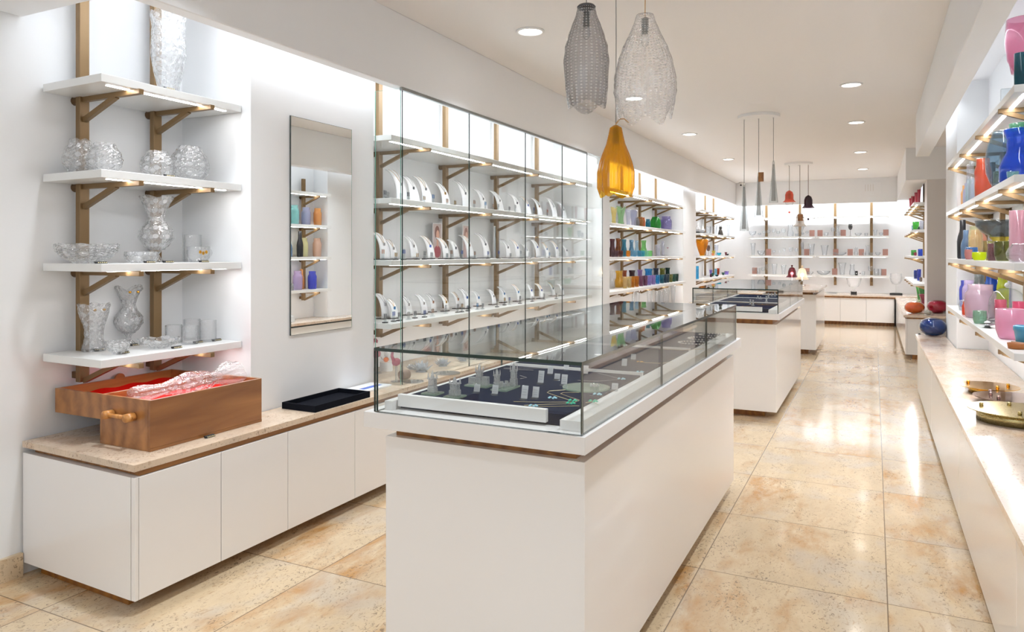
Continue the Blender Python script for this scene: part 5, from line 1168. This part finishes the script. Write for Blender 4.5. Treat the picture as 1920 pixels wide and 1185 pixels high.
for sh, px, yt, ps in ((1, 1522.5, 433, 'left of the shelf joint'), (1, 1537.5, 433, 'right of the shelf joint'), (1, 1581, 432, 'left of the black wine glass'), (1, 1661, 432, 'at the right end'),
                       (2, 1441, 469, 'beside the leftmost upright'), (2, 1512.5, 469, 'right of the second upright'), (2, 1567, 469, 'at the third upright'), (2, 1594, 469, 'left of the middle carafe'), (2, 1615, 469, 'right of the middle carafe'), (2, 1660, 468, 'at the right end'),
                       (3, 1415, 505, 'at the left end'), (3, 1513, 504, 'right of the second upright'), (3, 1565, 504, 'at the third upright'), (3, 1657, 506, 'at the right end')):
    x, s = P(px, 450, Y=16.55)[0], P(px, 450, Y=16.55)[3]; z = ZS[sh]; t = thing('copper_card', f'small copper card on the {SHN[sh]} back wall shelf, {ps}', 'card', (x, 16.55, z))
    MB().box(x - 4.5 * s, x + 4.5 * s, 16.55, 16.556, z + .0005, z + 12 * s).build('panel', copper, t); MB().box(x - .02, x + .02, 16.557, 16.58, z + .0005, z + .05).build('easel', black, t)
for k, (px, c) in enumerate(((1606, black), (1613, whitep))):
    x, s = bw(px); t = thing('small_box', ['small black gift box on the lowest back wall shelf', 'small white framed box beside the black gift box, lowest back wall shelf'][k], 'box', (x, YB - .08, ZS[3])); z = ZS[3]
    MB().box(x - .025, x + .025, YB - .1, YB - .06, z + .0005, z + .09).build('body', c, t); MB().box(x - .008, x + .008, YB - .102, YB - .1005, z + .03, z + .05).build('label_patch', whitep if k == 0 else black, t)
x = P(1601, 550, Y=16.0)[0]; t = thing('crystal_bowl', 'large crystal bowl on a black stand, middle of the back worktop', 'bowl', (x, 16.0, .583)); MB().box(x - .055, x + .055, 15.95, 16.05, .5835, .64).build('stand', black, t); MB().lathe(prof('footbowl', .26, .135), (x, 16.0, .64), 28, cutfn(10, .03, 8, .03)(.2, .1)).build('bowl', crym, t)
x = P(1680, 550, Y=16.2)[0]; t = thing('trophy_vase', 'large clear trophy vase on an arched black base, right end of the back worktop', 'vase', (x, 16.2, .583))
MB().box(x - .11, x + .11, 16.15, 16.25, .5835, .62).build('arched_base', black, t); MB().lathe(prof('goblet', .38, .11), (x, 16.2, .62), 28).build('goblet', crym, t)
x = P(1560, 550, Y=15.9)[0]; t = thing('sign_strip', 'small low printed strip standing on the back worktop', 'sign', (x, 15.9, .583)); MB().box(x - .1, x + .1, 15.9, 15.905, .5835, .63).build('card', acry, t)
b = MB()
for k in range(8): b.box(x - .08 + k * .02, x - .068 + k * .02, 15.8985, 15.8995, .60, .615)
b.build('lettering', plain('grey_print', '8a8a92', .5), t)

# ------------------------------------------------------------------ pendants
cordm = plain('grey_cord', '9a9a98', .5); smoke = thin('smoke_glass', 'dadadc', edge='5c5c60', milk=.05, milkcol='f0f0f0', dots=(26, 430, .5)); clearp = thin('clear_pendant_glass', 'fdfdfe', edge='bcbcc0', milk=.05, milkcol='ffffff', dots=(34, 520, .5))
amberp = thin('amber_pendant_glass', 'fcd868', edge='a85c00', milk=.36, milkcol='f4b010')
def pendant(x, y, rows, lab, mat, n, ribs, amp, lobes, lamp, dots=0, top=None, cord=cordm, zc=2.862, collar=None, knot=None):
    """rows: (radius, height above the rim) from the rim up"""
    z0 = rows[0][2] if len(rows[0]) > 2 else 0
    t = thing('pendant_lamp', lab, 'pendant lamp', (x, y, rows[-1][1]))
    pts = []
    for i in range(len(rows) - 1):
        for k in range(5): u = k / 5; pts.append((rows[i][0] + (rows[i + 1][0] - rows[i][0]) * (3 * u * u - 2 * u ** 3 if 0 else u), rows[i][1] + (rows[i + 1][1] - rows[i][1]) * u))
    pts.append(rows[-1]); zb = rows[0][1]; H_ = rows[-1][1] - zb
    def fn(tt, r, z, i):
        q = max(0, 1 - (z - zb) / (H_ * .35)); rr = r * (1 + amp * math.cos(ribs * tt) * (1 if not dots else .5 + .5 * math.cos((z - zb) / H_ * dots * PI)) + lobes[1] * q * math.cos(lobes[0] * tt))
        return rr, z + lobes[2] * q * q * math.cos(lobes[0] * tt + .4)
    MB().lathe(pts, (x, y, 0), n, fn, cap=False).build('shade', mat, t, True)
    zt = rows[-1][1]
    if collar: MB().lathe([(.001, 0), (rows[-1][0] * 1.04, 0), (rows[-1][0] * 1.06, .006), (rows[-1][0] * .9, .014), (.001, .016)], (x, y, zt), 28).build('collar', collar, t, True)
    if lamp:
        lh = MB().lathe([(.001, 0), (.016, 0), (.016, .07), (.001, .075)], (x, y, zt - .09), 16).build('lamp_holder', M['steel_rail'], t, True)
        MB().ball((x, y, zt - .12), .02, .02, .034).build('bulb', clearg if lamp == 1 else lampglow, lh, True)
    MB().tube([(x, y, zt - .015), (x + .002, y, (zt + zc) / 2), (x, y, zc)], .0025, 6).build('cord', cord, t)
    if knot: MB().tube([(x, y, zt + .006), (x + .02, y, zt + .028), (x + .045, y - .01, zt + .026), (x + .07, y - .02, zt + .004)], [.004, .003, .003, .002], 6).build('ribbon', plain('raffia', 'c8a070', .7), t)
    return t
k_ = .002606
pendant(-1.26, 3.36, [(34 * k_, 2.115), (37 * k_, 2.155), (40 * k_, 2.23), (42.5 * k_, 2.33), (39.5 * k_, 2.41), (31 * k_, 2.485), (20 * k_, 2.56), (16.5 * k_, 2.598)], 'smoky grey ribbed glass pendant, left of the three big ones', smoke, 120, 26, .022, (3, .07, -.018), 1, 46, collar=plain('smoke_collar', '55555a', .2))
k_ = .00248
pendant(-.955, 3.32, [(47 * k_, 2.035), (52 * k_, 2.08), (57.5 * k_, 2.15), (57 * k_, 2.21), (51 * k_, 2.29), (41 * k_, 2.36), (29 * k_, 2.42), (20 * k_, 2.475), (16 * k_, 2.508), (4 * k_, 2.513)], 'clear ribbed glass pendant with a lobed rim, right of the three big ones', clearp, 120, 30, .02, (5, .06, -.022), 1, 50, cord=plain('raffia', 'c8a070', .7))
k_ = .002556
pendant(-1.11, 3.36, [(29 * k_, 1.682), (34 * k_, 1.715), (34.5 * k_, 1.79), (30.5 * k_, 1.835), (25 * k_, 1.876), (17.5 * k_, 1.925), (13.5 * k_, 1.968), (11 * k_, 2.001), (4 * k_, 2.014)], 'amber yellow ribbed glass pendant hanging lowest of the three big ones', amberp, 120, 22, .022, (4, .05, -.014), 1, 0, knot=True)
def canopy(x, y, r, lab, mt=whitep):
    t = thing('ceiling_canopy', lab, 'lamp canopy', (x, y, CE)); MB().lathe([(.001, -.032), (r, -.032), (r, -.001), (.001, -.001)], (x, y, CE), 48).build('plate', mt, t, False)
    for dx in (-.15, 0, .15): MB().lathe([(.001, -.045), (.007, -.045), (.007, -.0325), (.001, -.0325)], (x + dx, y, CE), 10).build('cable_gland', silver, t)
canopy(-1.11, 3.35, .21, 'white round canopy above the three big glass pendants'); canopy(-1.11, 8.2, .215, 'large white round canopy over the second glass case'); canopy(-1.11, 12.8, .215, 'white round canopy over the third island, holding bell pendants')
coneg = thin('cone_glass', 'eef0f0', edge='8c9092', milk=.08); coneo = clearg
for px, yt, yb, lab in ((1396, 341, 433, 'lowest and leftmost'), (1422, 322, 407, 'middle'), (1448, 300, 380, 'highest and rightmost')):
    x = -1.11 + (px - 1422) * .0058; y = 8.2; s = (-x * math.sin(TH) + y * math.cos(TH)) / FPX; zt = EYE + (HY - yt) * s; zb = EYE + (HY - yb) * s
    t = thing('pendant_lamp', f'{lab} clear glass trumpet pendant over the second glass case', 'pendant lamp', (x, y, zt)); h = zt - zb
    MB().lathe([(8.2 * s, 0), (5.4 * s, h * .35), (3.4 * s, h * .65), (2 * s, h * .95), (.4 * s, h)], (x, y, zb), 28, cap=False).build('shade', coneg, t, True)
    MB().lathe([(4.2 * s, h * .04), (2.6 * s, h * .5), (1.5 * s, h * .9)], (x, y, zb), 20, cap=False).build('inner_shade', thin('frost_cone', 'e0e0e0', milk=.4, milkcol='d8d8d8'), t, True)
    MB().tube([(x, y, zt - .02), (x, y, 2.84)], .0035, 6).build('cord', cordm, t)
    if px == 1422: MB().box(x + .0, x + .055, y - .03, y - .027, zt - .11, zt - .01).build('wooden_tag', walnut, t)
for px, yt, yb, lab, top, y_ in ((1482, 357, 398, 'coral glass bell pendant with clear tip, left over the third island', 'e88068', 12.8), (1515, 366, 411, 'dark violet glass bell pendant with clear tip, right over the third island', '584050', 12.8), (1501, 400, 446, 'white frosted glass bell pendant with a wooden tag over the third island', 'f0ece8', 12.75)):
    x = -1.11 + (px - 1498) * .0088; y = y_; s = (-x * math.sin(TH) + y * math.cos(TH)) / FPX; zt = EYE + (HY - yt) * s; zb = EYE + (HY - yb) * s; h = zt - zb
    t = thing('pendant_lamp', lab, 'pendant lamp', (x, y, zt)); mt = thin('bell_' + top, top, milk=.4, milkcol=top)
    MB().lathe([(12 * s, h * .47), (9 * s, h * .53), (7.5 * s, h * .6), (7.4 * s, h * .8), (5.5 * s, h * .93), (1 * s, h)], (x, y, zb), 24, cap=False).build('bell', mt, t, True)
    MB().lathe([(1 * s, 0), (2 * s, h * .05), (3 * s, h * .12), (5 * s, h * .3), (8.5 * s, h * .47)], (x, y, zb), 24, cap=False).build('glass_tip', clearg, t, True); MB().ball((x, y, zb), 2 * s).build('end_ball', mt, t, True); MB().ball((x, y, zb + h * .72), 3 * s, 3 * s, 5 * s).build('lamp_holder', dark, t, True)
    MB().tube([(x, y, zt - .01), (x, y, 2.84)], .004, 6).build('cord', plain('brown_cord', '5c4a40', .6), t)
    if px == 1501: MB().box(x - .02, x + .06, y - .16, y - .155, zt - .13, zt - .02).build('wooden_tag', walnut, t); MB().bar((x + .02, y - .157, zt - .02), (x + .02, y - .003, zt + .06), .003, .003).build('tag_string', cordm, t)

# ------------------------------------------------------------------ small fittings
x = P(1393, 348, Y=15.9)[0]; t = thing('security_camera', 'small white dome camera at the far left ceiling corner', 'camera', (x, 15.85, CE)); MB().lathe([(.001, -.06), (.05, -.05), (.06, -.02), (.06, -.001), (.001, -.001)], (x, 15.8, CE), 20).build('housing', whitep, t, True); MB().ball((x - .02, 15.77, CE - .055), .02).build('eye', black, t, True)
x = P(1634, 360, Y=15.94)[0]; t = thing('ceiling_hatch', 'faint square white service hatch on the far lowered ceiling', 'hatch', (x, 15.94, 2.5)); MB().box(x - .17, x + .17, 15.938, 15.9495, 2.52, 2.80, .002).build('door', lipm, t)
for k in range(4): MB().box(x - .11 + k * .045, x - .10 + k * .045, 15.935, 15.9375, 2.62, 2.75).build('slot', dark if 0 else capm, t)
x, y, s = pos(1264, X=-3.17); t = thing('wall_switch', 'white switch plate on the wall above the top glassware shelf', 'switch', (-3.17, 11.3, 2.42)); MB().box(-3.1695, -3.16, 11.25, 11.33, 2.36, 2.52, .002).build('plate', whitep, t)


# ------------------------------------------------------------------ groups of repeated things
def region(o):
    x, y, z = o.location
    if z > 2.5 and o['category'] in ('ceiling light', 'lamp canopy'): return 'on the ceiling'
    if x > .3: return 'on the right wall run' if y < 8.6 else 'in the far right bay'
    if -1.6 < x < -.5 and y < 15: return ('over the first island' if z > 1.5 else 'in the nearest glass case') if y < 5 else ('over the second glass case' if z > 1.5 else 'in the second glass case') if y < 9.5 else 'at the third island'
    if y > 15.6 and x > -3.0: return 'along the back wall'
    return 'in the cut crystal display' if y < 3.0 else 'in the jewellery case' if y < 7.6 else 'in the coloured glassware bay' if y < 11.8 else 'in the far left bay'


def plural(w_): return w_ + ('es' if w_.endswith(('s', 'x', 'ch', 'sh')) else 's')


pools = {}
for o in COL.objects:
    if o.parent is None and 'label' in o:
        lv = ''
        if o['category'] not in ('cabinet', 'shelf support', 'shelf', 'worktop'):
            for zz, nn in zip(ZS, SHN):
                if abs(o.location[2] - zz) < .002: lv = f' on the {nn} shelf'
        pools.setdefault((o.name.split('.')[0], region(o), lv), []).append(o)
for (nm, rg, lv), lst in pools.items():
    if len(lst) > 1:
        for o in lst: o['group'] = f"{plural(nm.replace('_', ' '))}{lv} {rg}"
